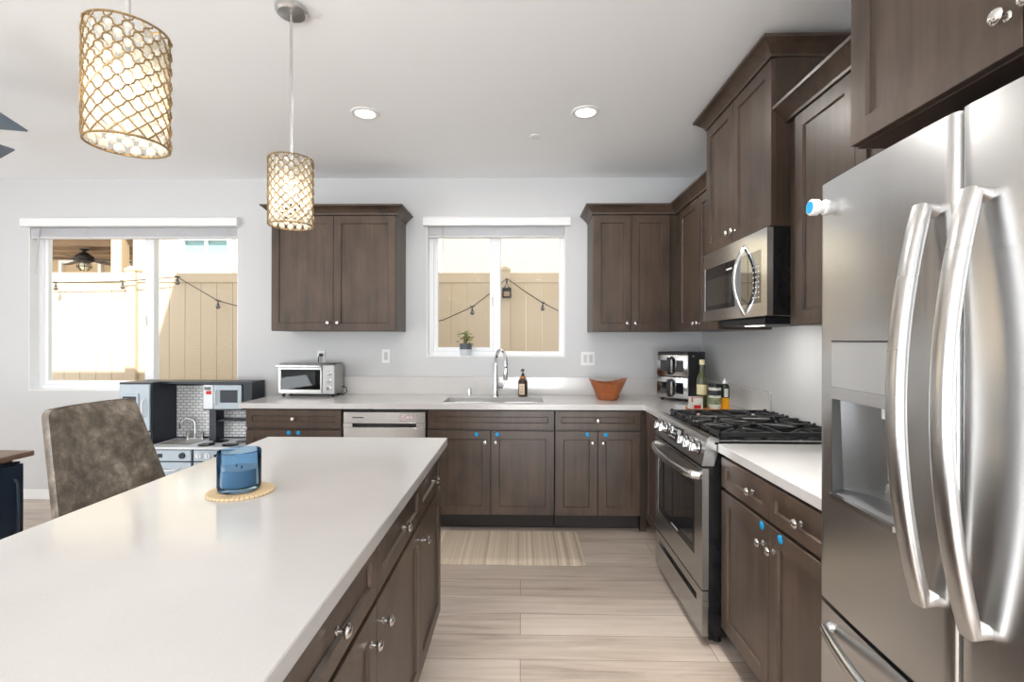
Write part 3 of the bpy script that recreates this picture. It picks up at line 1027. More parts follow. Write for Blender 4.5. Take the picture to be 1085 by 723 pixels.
for j in range(7):
    for i in range(3):
        y = 2.40 - i * 0.026; z = 1.575 + j * 0.024
        box(bm, 1.0988, 1.0998, y - 0.004, y + 0.004, z - 0.003, z + 0.003)
obj('buttons', bm, m_white, c, smooth=False, world=True)
bm = new()
hp = [(1.100, 2.492, 1.838)]
for i in range(17):
    s = i / 16
    hp.append((1.092 - 0.046 * math.sin(PI * s) ** 0.9, 2.492, 1.828 - 0.318 * s))
hp.append((1.100, 2.492, 1.500))
tube(bm, hp, 0.012, 10, flat=(1.0, 0.7), up=(0, 1, 0))
obj('handle', bm, m_steel_lt, d, world=True)
bm = new(); box(bm, 1.16, 1.48, 2.42, 2.93, 1.452, MZ0, 0.004)
obj('vent_grille', bm, m_blackmat, mw, world=True)
bm = new(); box(bm, 1.20, 1.26, 2.62, 2.72, 1.449, 1.453)
obj('added_cooktop_lamp', bm, emit('added_lamp_lens', (1.0, 0.95, 0.86, 1), 3.0), mw, smooth=False, world=True)  # lamp added under the microwave to brighten the wall and cooktop
l = area('added_lamp_light', (1.23 - 1.30, 2.67 - 2.66, 1.446 - 1.486), (0.25, 0, -1), 0.08, 0.10, 2.2, (1.0, 0.96, 0.90))
l.parent = mw

# ------------------------------------------------------------------ refrigerator
fr_ = thing('refrigerator', 'large stainless steel french door refrigerator with two bowed handles', 'refrigerator', (1.15, 0.9, 0))
FY0, FY1, FYM = 0.450, 1.355, 0.906
def fx(y):                       # bowed front face
    s = (y - 0.9025) / 0.4525
    return 0.776 + 0.022 * s * s
bm = new(); box(bm, 0.868, WR - 0.03, FY0 + 0.004, FY1 - 0.004, 0.02, 1.765)
obj('body', bm, mat('fridge_side_grey', srgb(120, 121, 122), 0.45, noise=0.04), fr_, smooth=False, world=True)
def bowed(bm, y0, y1, z0, z1, hole=None, xb=0.862, n=16):
    ysl = [y0 + (y1 - y0) * i / n for i in range(n + 1)]
    zsl = [z0, z1]
    if hole:
        ysl = sorted(set([v for v in ysl if min(abs(v - hole[0]), abs(v - hole[1])) > 0.008] + [hole[0], hole[1]]))
        zsl = [z0, hole[2], hole[3], z1]
    def x(y):
        e = min(y - y0, y1 - y)
        r = 0.012
        return fx(y) + (r - math.sqrt(max(0, r * r - (r - e) ** 2)) if e < r else 0)
    ysl = sorted(set(ysl + [y0 + 0.002, y0 + 0.006, y0 + 0.012, y1 - 0.002, y1 - 0.006, y1 - 0.012]))
    g = [[bm.verts.new((x(y), y, z)) for z in zsl] for y in ysl]
    back = [[bm.verts.new((xb, y, z)) for z in (z0, z1)] for y in ysl]
    for i in range(len(ysl) - 1):
        for k in range(len(zsl) - 1):
            if hole and hole[0] - 1e-6 <= ysl[i] and ysl[i + 1] <= hole[1] + 1e-6 and k == 1:
                continue
            bm.faces.new([g[i][k], g[i][k + 1], g[i + 1][k + 1], g[i + 1][k]])
        bm.faces.new([g[i][-1], back[i][1], back[i + 1][1], g[i + 1][-1]])
        bm.faces.new([g[i][0], g[i + 1][0], back[i + 1][0], back[i][0]])
        bm.faces.new([back[i][0], back[i + 1][0], back[i + 1][1], back[i][1]])
    bm.faces.new([g[0][k] for k in range(len(zsl))] + [back[0][1], back[0][0]])
    bm.faces.new([g[-1][k] for k in reversed(range(len(zsl)))] + [back[-1][0], back[-1][1]])
HOLE = (1.060, 1.294, 0.985, 1.245)
bm = new(); bowed(bm, FYM + 0.003, FY1, 0.702, 1.785, HOLE)
ld = obj('door', bm, m_steel_v, fr_, world=True)
bm = new(); bowed(bm, FY0, FYM - 0.003, 0.702, 1.785)
rd = obj('door', bm, m_steel_v, fr_, world=True)
bm = new(); bowed(bm, FY0, FY1, 0.06, 0.690)
fz = obj('freezer_drawer', bm, m_steel_v, fr_, world=True)
bm = new(); box(bm, 0.86, 0.95, FY0 + 0.02, FY0 + 0.10, 1.765, 1.79, 0.005); box(bm, 0.86, 0.95, FY1 - 0.10, FY1 - 0.02, 1.765, 1.79, 0.005)
obj('hinge_cover', bm, m_blackmat, fr_, world=True)
bm = new(); box(bm, 0.88, 0.93, FY0 + 0.01, FY1 - 0.01, 0.0, 0.06)
obj('base_grille', bm, m_blackmat, fr_, smooth=False, world=True)
bm = new(); box(bm, 0.795, 0.868, FYM - 0.0025, FYM + 0.0025, 0.71, 1.775)
obj('door_gasket', bm, m_blackmat, fr_, smooth=False, world=True)
# ice and water dispenser
y0, y1, z0, z1 = HOLE
bm = new()
n = 10
cols = []
for i in range(n + 1):
    y = y0 + (y1 - y0) * i / n
    s = (i / n - 0.5) * 2
    xb = fx(y) + 0.030 + 0.05 * (1 - s * s)
    cols.append((y, fx(y) + 0.001, xb))
fr1 = [bm.verts.new((a, y, z1)) for y, a, b in cols]; bk1 = [bm.verts.new((b - 0.01, y, z1)) for y, a, b in cols]
fr0 = [bm.verts.new((a, y, z0)) for y, a, b in cols]; bk0 = [bm.verts.new((b, y, z0 + 0.012)) for y, a, b in cols]
for i in range(n):
    bm.faces.new([fr1[i], fr1[i + 1], bk1[i + 1], bk1[i]])
    bm.faces.new([bk1[i], bk1[i + 1], bk0[i + 1], bk0[i]])
    bm.faces.new([fr0[i], bk0[i], bk0[i + 1], fr0[i + 1]])
bm.faces.new([fr1[0], bk1[0], bk0[0], fr0[0]]); bm.faces.new([fr1[n], fr0[n], bk0[n], bk1[n]])
ds = obj('dispenser_recess', bm, mat('dispenser_grey', srgb(138, 139, 140), 0.32, metal=0.6, noise=0.03), ld, world=True)
bm = new()
def curved_slab(bm, y0, y1, z0, z1, off, th, n=8, arc=0.0):
    f, b = [], []
    for i in range(n + 1):
        y = y0 + (y1 - y0) * i / n
        s = (i / n - 0.5) * 2
        lo = z0 - arc * (1 - s * s)
        f.append((bm.verts.new((fx(y) - off, y, lo)), bm.verts.new((fx(y) - off, y, z1))))
        b.append((bm.verts.new((fx(y) - off + th, y, lo)), bm.verts.new((fx(y) - off + th, y, z1))))
    for i in range(n):
        bm.faces.new([f[i][0], f[i][1], f[i + 1][1], f[i + 1][0]])
        bm.faces.new([b[i][0], b[i + 1][0], b[i + 1][1], b[i][1]])
        bm.faces.new([f[i][1], b[i][1], b[i + 1][1], f[i + 1][1]])
        bm.faces.new([f[i][0], f[i + 1][0], b[i + 1][0], b[i][0]])
    for e in (0, n):
        bm.faces.new([f[e][0], b[e][0], b[e][1], f[e][1]])
curved_slab(bm, y0, y1, 1.258, 1.371, 0.0015, 0.010)
obj('dispenser_panel', bm, mat('dispenser_panel_grey', srgb(186, 187, 187), 0.35, metal=0.5, noise=0.02), ld, world=True)
bm = new(); curved_slab(bm, y0 - 0.001, y1 + 0.001, 1.371, 1.3745, 0.0022, 0.004); 
obj('dispenser_seam', bm, m_blackmat, ld, world=True)
bm = new(); curved_slab(bm, y0 - 0.001, y1 + 0.001, 1.228, 1.257, 0.004, 0.012)
obj('dispenser_visor', bm, m_steel_lt, ld, world=True)
bm = new(); curved_slab(bm, y0 - 0.002, y1 + 0.002, 0.976, 0.988, 0.006, 0.012)
obj('dispenser_ledge', bm, m_steel_lt, ld, world=True)
bm = new(); lathe(bm, [(0, 0), (0.009, 0), (0.009, 0.03), (0, 0.03)], (0.815, 1.135, 1.20), 12)
obj('water_nozzle', bm, m_white, ld, world=True)
bm = new(); box(bm, 0.824, 0.832, 1.09, 1.145, 1.06, 1.20, 0.003, M=None)
obj('dispenser_lever', bm, m_lgrey, ld, world=True)
bm = new()
M = Matrix.Translation((fx(1.345) + 0.006, 1.335, 1.735))
def fridge_handle(parent, y, zt, zb, lean):
    bm = new()
    pts = []
    n = 22
    for i in range(n + 1):
        s = i / n
        bow = 0.062 * math.sin(PI * (0.06 + 0.88 * s)) ** 0.85
        pts.append((fx(y) - 0.006 - bow, y + lean * (1 - (2 * s - 1) ** 2), zt + (zb - zt) * s))
    pts = [(fx(y) + 0.004, y, zt - 0.006)] + pts + [(fx(y) + 0.004, y, zb + 0.006)]
    tube(bm, pts, 0.0155, 20, flat=(1.2, 0.78), up=(0, 1, 0), sq=0.6)
    obj('handle', bm, m_steel_h, parent, world=True)
fridge_handle(ld, 0.962, 1.624, 0.885, 0.0)
fridge_handle(rd, 0.858, 1.624, 0.885, 0.0)
bm = new()
pts = [(fx(1.30) + 0.004, 1.302, 0.640)]
n = 18
for i in range(n + 1):
    s = i / n
    y = 1.298 - 0.79 * s
    pts.append((fx(y) - 0.004 - 0.055 * math.sin(PI * (0.04 + 0.92 * s)) ** 0.8, y, 0.636))
pts.append((fx(0.505) + 0.004, 0.503, 0.640))
tube(bm, pts, 0.015, 12, flat=(1.0, 0.75), up=(0, 0, 1))
obj('handle', bm, m_steel_lt, fz, world=True)
# child lock puck on the door edge
bm = new()
M = Matrix.Translation((fx(1.33) + 0.004, 1.325, 1.722)) @ Matrix.Rotation(-PI / 2, 4, 'Y') 
lathe(bm, [(0, 0), (0.019, 0), (0.019, 0.012), (0.015, 0.014), (0.015, 0.026), (0.021, 0.028), (0.021, 0.044), (0.018, 0.047), (0, 0.047)], seg=20, M=M)
lathe(bm, [(0, 0.047), (0.0155, 0.047), (0.0155, 0.0485), (0, 0.0485)], seg=20, M=M, mi=1)
tag(obj('child_lock', bm, [m_white, m_blue], ld, world=True), 'white round child lock with a blue button')

# ------------------------------------------------------------------ pendant lamps
m_wire = mat('antique_gold_wire', srgb(150, 126, 88), 0.4, 0.6, noise=0.1)
m_bead = translucent('crystal_bead', (0.98, 0.95, 0.88, 1))
m_bulb = emit('warm_bulb', (1.0, 0.84, 0.60, 1), 9.0)
m_nick = mat('satin_nickel', (0.62, 0.61, 0.60, 1), 0.28, 1.0, noise=0.02)
def pendant(label, loc, zb=1.843, h=0.272, R=0.082):
    t = thing('pendant_lamp', label, 'pendant lamp', (loc[0], loc[1], HC), group='crystal lattice pendant lamps over the island')
    z0 = zb - HC
    bm = new(); lathe(bm, [(0, 0), (0.062, 0), (0.062, -0.018), (0.054, -0.026), (0.012, -0.030), (0, -0.030)], seg=28)
    obj('canopy', bm, m_nick, t)
    bm = new(); tube(bm, [(0, 0, -0.028), (0, 0, z0 + h - 0.06)], 0.0058, 10)
    obj('stem', bm, m_nick, t)
    N = 14
    cw = 2 * PI / N
    ch = 0.037
    bm = new()
    for sgn in (1, -1):
        for k in range(N):
            pts = []
            m = 30
            for i in range(m + 1):
                z = h * i / m
                u = z / ch
                a = k * cw + sgn * (u * cw + 0.045 * math.sin(2 * PI * u * 2) )
                r = R + 0.004 + 0.0018 * sgn
                pts.append((r * math.cos(a), r * math.sin(a), z0 + z))
            tube(bm, pts, 0.0020, 5)
    for z in (0.0, h):
        tube(bm, [((R + 0.003) * math.cos(2 * PI * i / 40), (R + 0.003) * math.sin(2 * PI * i / 40), z0 + z) for i in range(40)], 0.0030, 6, closed=True)
    for k in range(3):
        a = k * 2 * PI / 3
        tube(bm, [(0, 0, z0 + h - 0.004), (R * math.cos(a), R * math.sin(a), z0 + h)], 0.0022, 6)
    obj('lattice', bm, m_wire, t)
    bm = new()
    rows = int(h / (ch / 2))
    for j in range(rows + 1):
        z = z0 + j * ch / 2
        if z + 0.022 > z0 + h:
            break
        for k in range(N):
            a = (k + (0.5 if j % 2 == 0 else 0.0)) * cw
            Mx = Matrix.Rotation(a, 4, 'Z') @ Matrix.Translation((R - 0.005, 0, z + 0.012)) @ Matrix.Diagonal((0.55, 1.0, 1.0, 1))
            ball(bm, (0, 0, 0), 0.0142, sub=1, M=Mx)
    obj('crystal_beads', bm, m_bead, t, smooth=False)
    bm = new(); lathe(bm, [(0, z0 + h - 0.01), (0.016, z0 + h - 0.01), (0.016, z0 + h - 0.075), (0, z0 + h - 0.075)], seg=14)
    obj('socket', bm, m_nick, t)
    bm = new(); ball(bm, (0, 0, z0 + h - 0.115), 0.03, 1, 1, 1.25, sub=2)
    obj('bulb', bm, m_bulb, t)
    L = bpy.data.lights.new('pendant_light', 'POINT')
    L.energy = 1.8; L.color = (1.0, 0.86, 0.64); L.shadow_soft_size = 0.034
    lo = bpy.data.objects.new('pendant_light', L); COL.objects.link(lo)
    lo.parent = t
    lo.location = (0, 0, z0 + h - 0.175)
    return t
pendant('crystal lattice pendant lamp nearest the camera, hanging above the candle', (-0.952, 1.198))
pendant('smaller-looking crystal lattice pendant lamp hanging before the upper cabinet', (-0.950, 2.055))

# ------------------------------------------------------------------ ceiling lights
m_lens = emit('downlight_lens', (1.0, 0.96, 0.88, 1), 5.0)
def downlight(x, y, label, power=3.0, spread=180):
    t = thing('recessed_light', label, 'ceiling light', (x, y, HC), group='recessed ceiling lights')
    bm = new(); lathe(bm, [(0.058, 0.0), (0.083, 0.0), (0.085, -0.004), (0.080, -0.008), (0.062, -0.008), (0.058, -0.004)], seg=32)
    bm.faces.ensure_lookup_table()
    obj('trim_ring', bm, m_white, t)
    bm = new(); lathe(bm, [(0, -0.004), (0.060, -0.004), (0.060, -0.001), (0, -0.001)], seg=32)
    obj('lens', bm, m_lens, t)
    l = area('downlight_beam', (0, 0, -0.0095), (0, 0, -1), 0.11, 0.11, power, (1.0, 0.97, 0.92), True)
    l.data.spread = math.radians(spread)
    l.parent = t
    return t
downlight(-0.941, 3.01, 'round recessed ceiling light nearer the dark two-door cabinet over the toaster', 7.0)
downlight(0.383, 3.01, 'round recessed ceiling light nearer the tall cabinet above the microwave', 9.0)
for y in (1.55, 0.15):  # unseen lights, added to brighten the aisle floor
    downlight(0.60, y, 'added ceiling light out of view, brightening the aisle floor', 6.5, 55)
for x in (-0.941, 0.383, -3.2, -4.8):  # more unseen lights, added to spread fill through the room
    for y in ((-1.3, -2.6) if x > -1 else (2.6, 0.4, -2.0)):
        downlight(x, y, 'added recessed ceiling light out of view, filling the room' if y < 0.5 else 'added unseen ceiling light over the dining area')
bm = new(); lathe(bm, [(0, 0), (0.035, 0), (0.034, -0.006), (0.012, -0.010), (0, -0.010)], seg=20)
tag(obj('sprinkler_cover', bm, m_white), 'small round white sprinkler cover on the ceiling near the window wall', 'sprinkler').location = (0.092, 3.366, HC)

# ------------------------------------------------------------------ ceiling fan at the left edge
m_fan = mat('grey_blue_fan_blade', srgb(96, 110, 124), 0.4, noise=0.06)
cf = thing('ceiling_fan', 'ceiling fan with grey-blue blades reaching in at the left edge', 'ceiling fan', (-2.97, 2.285, HC))
bm = new(); lathe(bm, [(0, 0), (0.07, 0), (0.065, -0.03), (0.02, -0.05), (0, -0.05)], seg=20)
obj('canopy', bm, m_nick, cf)
bm = new(); tube(bm, [(0, 0, -0.04), (0, 0, -0.25)], 0.012, 10)
obj('downrod', bm, m_nick, cf)
bm = new(); lathe(bm, [(0, -0.24), (0.05, -0.24), (0.095, -0.265), (0.10, -0.31), (0.07, -0.345), (0, -0.36)], seg=24)
obj('motor', bm, m_nick, cf)
for k in range(5):
    bm = new()
    a = math.radians(13 + 72 * k)
    Mx = Matrix.Rotation(a, 4, 'Z') @ Matrix.Translation((0, 0, -0.315)) @ Matrix.Rotation(math.radians(-13), 4, 'X')
    prism(bm, [(0.09, -0.035), (0.16, -0.05), (0.505, -0.072), (0.535, 0.060), (0.16, 0.05), (0.09, 0.035)], -0.004, 0.004, 'z', M=Mx)
    obj('blade', bm, m_fan, cf)

# ------------------------------------------------------------------ wall plates
def outlet(x, z, label, y=W, gang=2):
    t = thing('wall_outlet', label, 'outlet', (x, y, z), group='white wall plates above the counter')
    w = 0.035 if gang == 1 else 0.058
    bm = new(); box(bm, -w, w, -0.006, 0, -0.058, 0.058, 0.003)
    obj('plate', bm, m_white, t)
    for k in range(gang):
        cx = 0 if gang == 1 else (-0.023 + 0.046 * k)
        bm = new(); box(bm, cx - 0.015, cx + 0.015, -0.009, -0.004, -0.033, 0.033, 0.002)
        obj('receptacle', bm, m_lgrey, t)
    return t
outlet(-1.141, 1.235, 'white wall plate between the toaster oven and the sink window', gang=1)
outlet(0.563, 1.218, 'white double wall plate above the wooden bowl')
outlet(-1.690, 1.225, 'white wall plate with the black plug behind the toaster oven', gang=1)

# ------------------------------------------------------------------ toaster oven
to = thing('toaster_oven', 'stainless toaster oven with glass door on the counter', 'toaster oven', (-1.958, 4.030, 0.914), math.radians(-4))
m_tsteel = steel('warm_stainless', (0.50, 0.49, 0.47, 1), 0.34, brush=(4, 4, 120))
w, d, h = 0.468, 0.165, 0.268
bm = new()
prof = [(0.0, 0.022), (d, 0.022), (d, h - 0.035), (d - 0.03, h), (0.025, h), (0.0, h - 0.012)]
prism(bm, prof, w - 0.10, w, 'x')
prism(bm, prof, 0.0, 0.014, 'x')
prism(bm, [(0.0, h - 0.022), (0.0, h - 0.012), (0.025, h), (d - 0.03, h), (d, h - 0.035), (d - 0.012, h - 0.04), (d - 0.035, h - 0.012), (0.03, h - 0.012)], 0.0, w, 'x')
box(bm, 0, w, d - 0.010, d, 0.022, h - 0.03); box(bm, 0, w, 0.0, d, 0.022, 0.036)
obj('body', bm, m_tsteel, to, angle=30)
bm = new(); box(bm, 0.015, w - 0.10, d - 0.014, d - 0.011, 0.037, h - 0.035); box(bm, 0.0145, 0.018, 0.004, d - 0.011, 0.037, h - 0.035); box(bm, w - 0.104, w - 0.1005, 0.004, d - 0.011, 0.037, h - 0.035)
obj('cavity', bm, mat('oven_cavity', srgb(92, 96, 88), 0.4, 0.5, noise=0.1), to, smooth=False)
bm = new()
for i in range(9):
    tube(bm, [(0.02 + i * 0.040, 0.008, 0.095), (0.02 + i * 0.040, d - 0.016, 0.095)], 0.0018, 5)
tube(bm, [(0.018, 0.01, 0.097), (w - 0.104, 0.01, 0.097)], 0.0022, 5)
obj('rack', bm, m_chrome, to)
bm = new()
x1 = w - 0.104
box(bm, 0.004, x1, -0.012, 0.0, 0.026, 0.058, 0.003); box(bm, 0.004, x1, -0.012, 0.0, h - 0.052, h - 0.020, 0.003)
box(bm, 0.004, 0.022, -0.012, 0.0, 0.058, h - 0.052); box(bm, x1 - 0.010, x1, -0.012, 0.0, 0.058, h - 0.052)
dr = obj('door', bm, m_tsteel, to)
bm = new(); box(bm, 0.022, x1 - 0.010, -0.008, -0.005, 0.058, h - 0.052)
obj('glass', bm, m_ovenglass, dr, smooth=False)
bm = new(); tube(bm, [(0.002, -0.038, h - 0.022), (x1 - 0.004, -0.038, h - 0.022)], 0.011, 10)
for xx in (0.014, x1 - 0.018):
    box(bm, xx - 0.008, xx + 0.008, -0.038, -0.008, h - 0.032, h - 0.014, 0.002)
obj('handle', bm, m_steel_lt, dr)
bm = new(); box(bm, w - 0.100, w - 0.002, -0.006, 0.0, 0.026, h - 0.018, 0.002)
cp = obj('control_panel', bm, m_lgrey, to)
for k in range(3):
    bm = new(); Mx = Matrix.Translation((w - 0.045, -0.006, 0.068 + k * 0.062)) @ Matrix.Rotation(PI / 2, 4, 'X')
    lathe(bm, [(0, 0), (0.020, 0), (0.020, 0.003), (0.015, 0.005), (0.014, 0.020), (0.012, 0.022), (0, 0.022)], seg=18, M=Mx)
    box(bm, -0.003, 0.003, -0.014, 0.014, 0.02, 0.026, 0.001, M=Mx)
    obj('knob', bm, m_chrome, cp)
for xx, yy in ((0.03, 0.02), (w - 0.03, 0.02), (0.03, d - 0.03), (w - 0.03, d - 0.03)):
    bm = new(); lathe(bm, [(0, 0), (0.012, 0), (0.014, 0.023), (0, 0.023)], (xx, yy, 0), 12)
    obj('foot', bm, m_blackmat, to)
bm = new()
tube(bm, [(w, d - 0.03, 0.07), (w + 0.03, d - 0.02, 0.065), (w + 0.045, d - 0.03, 0.03), (w + 0.02, d - 0.05, 0.006), (w - 0.03, d + 0.01, 0.006)], 0.004, 8)
tube(bm, [(0.245, 0.195, 0.20), (0.240, 0.188, 0.27), (0.241, 0.186, 0.305), (0.250, 0.188, 0.325), (0.260, 0.198, 0.328)], 0.0045, 8)
cd = obj('power_cord', bm, m_blackmat, to)
bm = new(); box(bm, 0.246, 0.272, 0.180, 0.206, 0.316, 0.340, 0.004)
obj('plug', bm, m_blackmat, cd)

# ------------------------------------------------------------------ air fryer in the corner
af = thing('air_fryer', 'black and silver two-drawer air fryer in the counter corner', 'air fryer', (1.06, 3.93, 0.914), math.radians(-45))
w, d, h = 0.262, 0.27, 0.372
bm = new(); box(bm, 0, w, 0.004, d, 0.016, h, 0.008, seg=2)
obj('body', bm, m_blackmat, af)
bm = new(); box(bm, 0.006, w - 0.006, -0.002, 0.01, h - 0.02, h - 0.004, 0.002)
obj('control_strip', bm, m_bglass, af)
for k in range(2):
    z0, z1 = (0.022, 0.182) if k == 0 else (0.188, h - 0.022)
    bm = new(); box(bm, 0.004, w - 0.004, -0.014, 0.006, z0, z1, 0.005, seg=2)
    b = obj('basket_drawer', bm, m_steel_lt, af)
    zc = (z0 + z1) / 2
    for xa, xb in ((0.035, 0.090), (0.165, 0.225)):
        bm = new(); box(bm, xa, xb, -0.0155, -0.012, zc - 0.045, zc + 0.040, 0.001)
        obj('window', bm, m_bglass, b)
    bm = new()
    tube(bm, [(0.128, -0.012, z1 - 0.022), (0.128, -0.050, z1 - 0.024), (0.128, -0.058, z1 - 0.045), (0.128, -0.058, z0 + 0.04), (0.128, -0.048, z0 + 0.02), (0.128, -0.012, z0 + 0.018)], 0.017, 8, up=(1, 0, 0), flat=(1.0, 0.6))
    obj('handle', bm, m_blackmat, b)
for xx, yy in ((0.03, 0.03), (w - 0.03, 0.03), (0.03, d - 0.03), (w - 0.03, d - 0.03)):
    bm = new(); lathe(bm, [(0, 0), (0.014, 0), (0.016, 0.018), (0, 0.018)], (xx, yy, 0), 12)
    obj('foot', bm, m_blackmat, af)
bm = new(); box(bm, w - 0.0005, w + 0.001, 0.05, 0.085, h - 0.035, h - 0.028)
obj('brand_mark', bm, m_lgrey, af, smooth=False)

# ------------------------------------------------------------------ wooden board with bottles by the range
m_board = wood('acacia_board', srgb(168, 100, 52), srgb(214, 146, 86), 0.45, grain=(3, 60, 60))
BX, BY = 1.232, 3.325
bm = new(); box(bm, -0.128, 0.128, -0.075, 0.075, 0, 0.016, 0.004)
tag(obj('wooden_board', bm, m_board), 'small orange-brown wooden board holding bottles beside the range', 'board').location = (BX, BY, 0.914)
ZB = 0.930
m_olive = mat('olive_oil_glass', (0.055, 0.060, 0.016, 1), 0.08, spec=0.7, coat=0.4, noise=0.1)
m_cream = mat('cream_label', srgb(224, 214, 170), 0.6, noise=0.05)
m_red = mat('red_print', srgb(200, 28, 34), 0.5, noise=0.05)
m_yel = mat('yellow_mustard', srgb(240, 168, 16), 0.35, noise=0.05)
m_dgreen = mat('dark_green_plastic', srgb(36, 46, 34), 0.3, noise=0.1)
m_label2 = mat('greenish_printed_label', srgb(120, 128, 96), 0.5, noise=0.45, nscale=60)
m_pl = mat('pale_printed_label', srgb(214, 214, 204), 0.5, noise=0.12, nscale=90)
# salt box
t = thing('tea_tin', 'small white and red tin at the front corner of the wooden board', 'tin', (1.135, 3.285, ZB))
bm = new(); box(bm, -0.040, 0.040, -0.024, 0.024, 0, 0.078, 0.004, seg=2)
obj('tin', bm, m_pl, t)
bm = new(); box(bm, -0.018, 0.026, -0.0248, -0.022, 0.004, 0.026); box(bm, -0.033, -0.026, -0.0248, -0.022, 0.045, 0.070); box(bm, -0.040, 0.040, -0.0246, -0.022, 0.0725, 0.076)
tag(obj('red_print', bm, m_red, t, smooth=False), 'red printed patches')
# oil bottle
t = thing('olive_oil_bottle', 'tall dark green oil bottle with a pale cap on the wooden board', 'bottle', (1.205, 3.365, ZB), group='bottles on the wooden board')
bm = new(); lathe(bm, [(0, 0), (0.030, 0), (0.033, 0.004), (0.033, 0.185), (0.030, 0.200), (0.018, 0.225), (0.0145, 0.24), (0.0145, 0.285), (0, 0.285)], seg=24)
obj('bottle', bm, m_olive, t)
bm = new(); lathe(bm, [(0.0338, 0.085), (0.0345, 0.087), (0.0345, 0.150), (0.0338, 0.152)], seg=24)
obj('bottle_label', bm, m_cream, t)
bm = new(); lathe(bm, [(0, 0.283), (0.0175, 0.283), (0.0175, 0.312), (0.016, 0.315), (0, 0.315)], seg=18)
obj('cap', bm, m_cream, t)
# jar
t = thing('spice_jar', 'squat printed jar with a black lid on the wooden board', 'jar', (1.262, 3.292, ZB), group='bottles on the wooden board')
bm = new(); lathe(bm, [(0, 0), (0.036, 0), (0.038, 0.004), (0.038, 0.135), (0.036, 0.142), (0, 0.142)], seg=24)
obj('jar', bm, m_pl, t)
bm = new(); lathe(bm, [(0.0385, 0.030), (0.039, 0.031), (0.039, 0.072), (0.0385, 0.073)], seg=24)
obj('jar_label', bm, m_label2, t)
bm = new(); lathe(bm, [(0.0385, 0.088), (0.039, 0.089), (0.039, 0.120), (0.0385, 0.121)], seg=24)
tag(obj('jar_band', bm, mat('charcoal_band', srgb(52, 50, 56), 0.5, noise=0.05), t), 'dark band round the jar')
bm = new(); lathe(bm, [(0, 0.140), (0.0395, 0.140), (0.0395, 0.158), (0.037, 0.161), (0, 0.161)], seg=24)
obj('lid', bm, m_black, t)
# second bottle
t = thing('sauce_bottle', 'green and yellow squeeze bottle with a white tip on the wooden board', 'bottle', (1.328, 3.300, ZB), group='bottles on the wooden board')
bm = new(); lathe(bm, [(0, 0), (0.027, 0), (0.030, 0.004), (0.030, 0.072)], seg=24)
tag(obj('lower_label', bm, m_yel, t), 'yellow lower half')
bm = new(); lathe(bm, [(0.030, 0.072), (0.030, 0.140), (0.026, 0.155), (0.016, 0.163), (0, 0.163)], seg=24)
obj('bottle', bm, m_dgreen, t)
bm = new(); lathe(bm, [(0, 0.162), (0.016, 0.162), (0.015, 0.170), (0.007, 0.180), (0.005, 0.196), (0, 0.197)], seg=16)
obj('nozzle', bm, m_white, t)
bm = new()
for i in range(6):
    a0, a1 = -2.0 + i * 0.14, -2.0 + (i + 1) * 0.14
    bm.faces.new([bm.verts.new((0.0306 * math.cos(a), 0.0306 * math.sin(a), z)) for a, z in ((a0, 0.078), (a1, 0.078), (a1, 0.132), (a0, 0.132))])
obj('bottle_label', bm, m_pl, t)

# ------------------------------------------------------------------ wooden bowl
bm = new()
def rimwave(k, a):
    return 0.022 * math.cos(2 * a) * (1 if k in (4, 5, 6) else (0.45 if k in (3, 7) else 0))
lathe(bm, [(0, 0.0), (0.072, 0.0), (0.080, 0.006), (0.112, 0.075), (0.146, 0.142), (0.149, 0.147), (0.142, 0.143), (0.106, 0.078), (0.075, 0.014), (0, 0.012)], seg=16, rim=rimwave)
m_bowl = wood('acacia_bowl', srgb(128, 68, 34), srgb(178, 104, 58), 0.4, grain=(14, 14, 40))
tag(obj('wooden_bowl', bm, m_bowl, angle=12), 'reddish brown faceted wooden bowl with wavy rim on the counter', 'bowl').location = (0.673, 3.915, 0.914)

# ------------------------------------------------------------------ soap bottle
t = thing('soap_bottle', 'brown soap pump bottle with cream label right of the faucet', 'soap bottle', (0.016, 4.095, 0.914))
bm = new(); lathe(bm, [(0, 0), (0.036, 0), (0.039, 0.004), (0.039, 0.115), (0.034, 0.132), (0.020, 0.142), (0.018, 0.150), (0, 0.150)], seg=24)
obj('bottle', bm, mat('amber_glass', (0.045, 0.022, 0.010, 1), 0.12, spec=0.6, noise=0.1), t)
bm = new()
m = 10
for i in range(m):
    a0 = -PI / 2 - 0.95 + i * 1.3 / m; a1 = a0 + 1.3 / m
    bm.faces.new([bm.verts.new((0.0396 * math.cos(a), 0.0396 * math.sin(a), z)) for a, z in ((a0, 0.018), (a1, 0.018), (a1, 0.105), (a0, 0.105))])
bmesh.ops.remove_doubles(bm, verts=bm.verts[:], dist=1e-5)
lb = obj('bottle_label', bm, mat('soap_label', srgb(226, 208, 180), 0.6, noise=0.06), t)
bm = new()
for i in range(3):
    for j in range(2):
        a0 = -PI / 2 - 0.50 + j * 0.30; a1 = a0 + 0.20
        z = 0.085 - i * 0.022
        bm.faces.new([bm.verts.new((0.0399 * math.cos(a), 0.0399 * math.sin(a), q)) for a, q in ((a0, z - 0.006), (a1, z - 0.006), (a1, z), (a0, z))])
obj('label_print', bm, mat('label_ink', srgb(120, 90, 60), 0.6, noise=0.1), lb, smooth=False)
bm = new(); lathe(bm, [(0, 0.148), (0.021, 0.148), (0.021, 0.166), (0, 0.166)], seg=18)
tag(obj('collar', bm, mat('copper_collar', srgb(190, 120, 60), 0.3, 0.6, noise=0.05), t), 'copper-coloured collar')
bm = new(); lathe(bm, [(0, 0.166), (0.014, 0.166), (0.012, 0.182), (0.005, 0.186), (0.005, 0.208), (0.012, 0.210), (0.012, 0.222), (0, 0.222)], seg=16)
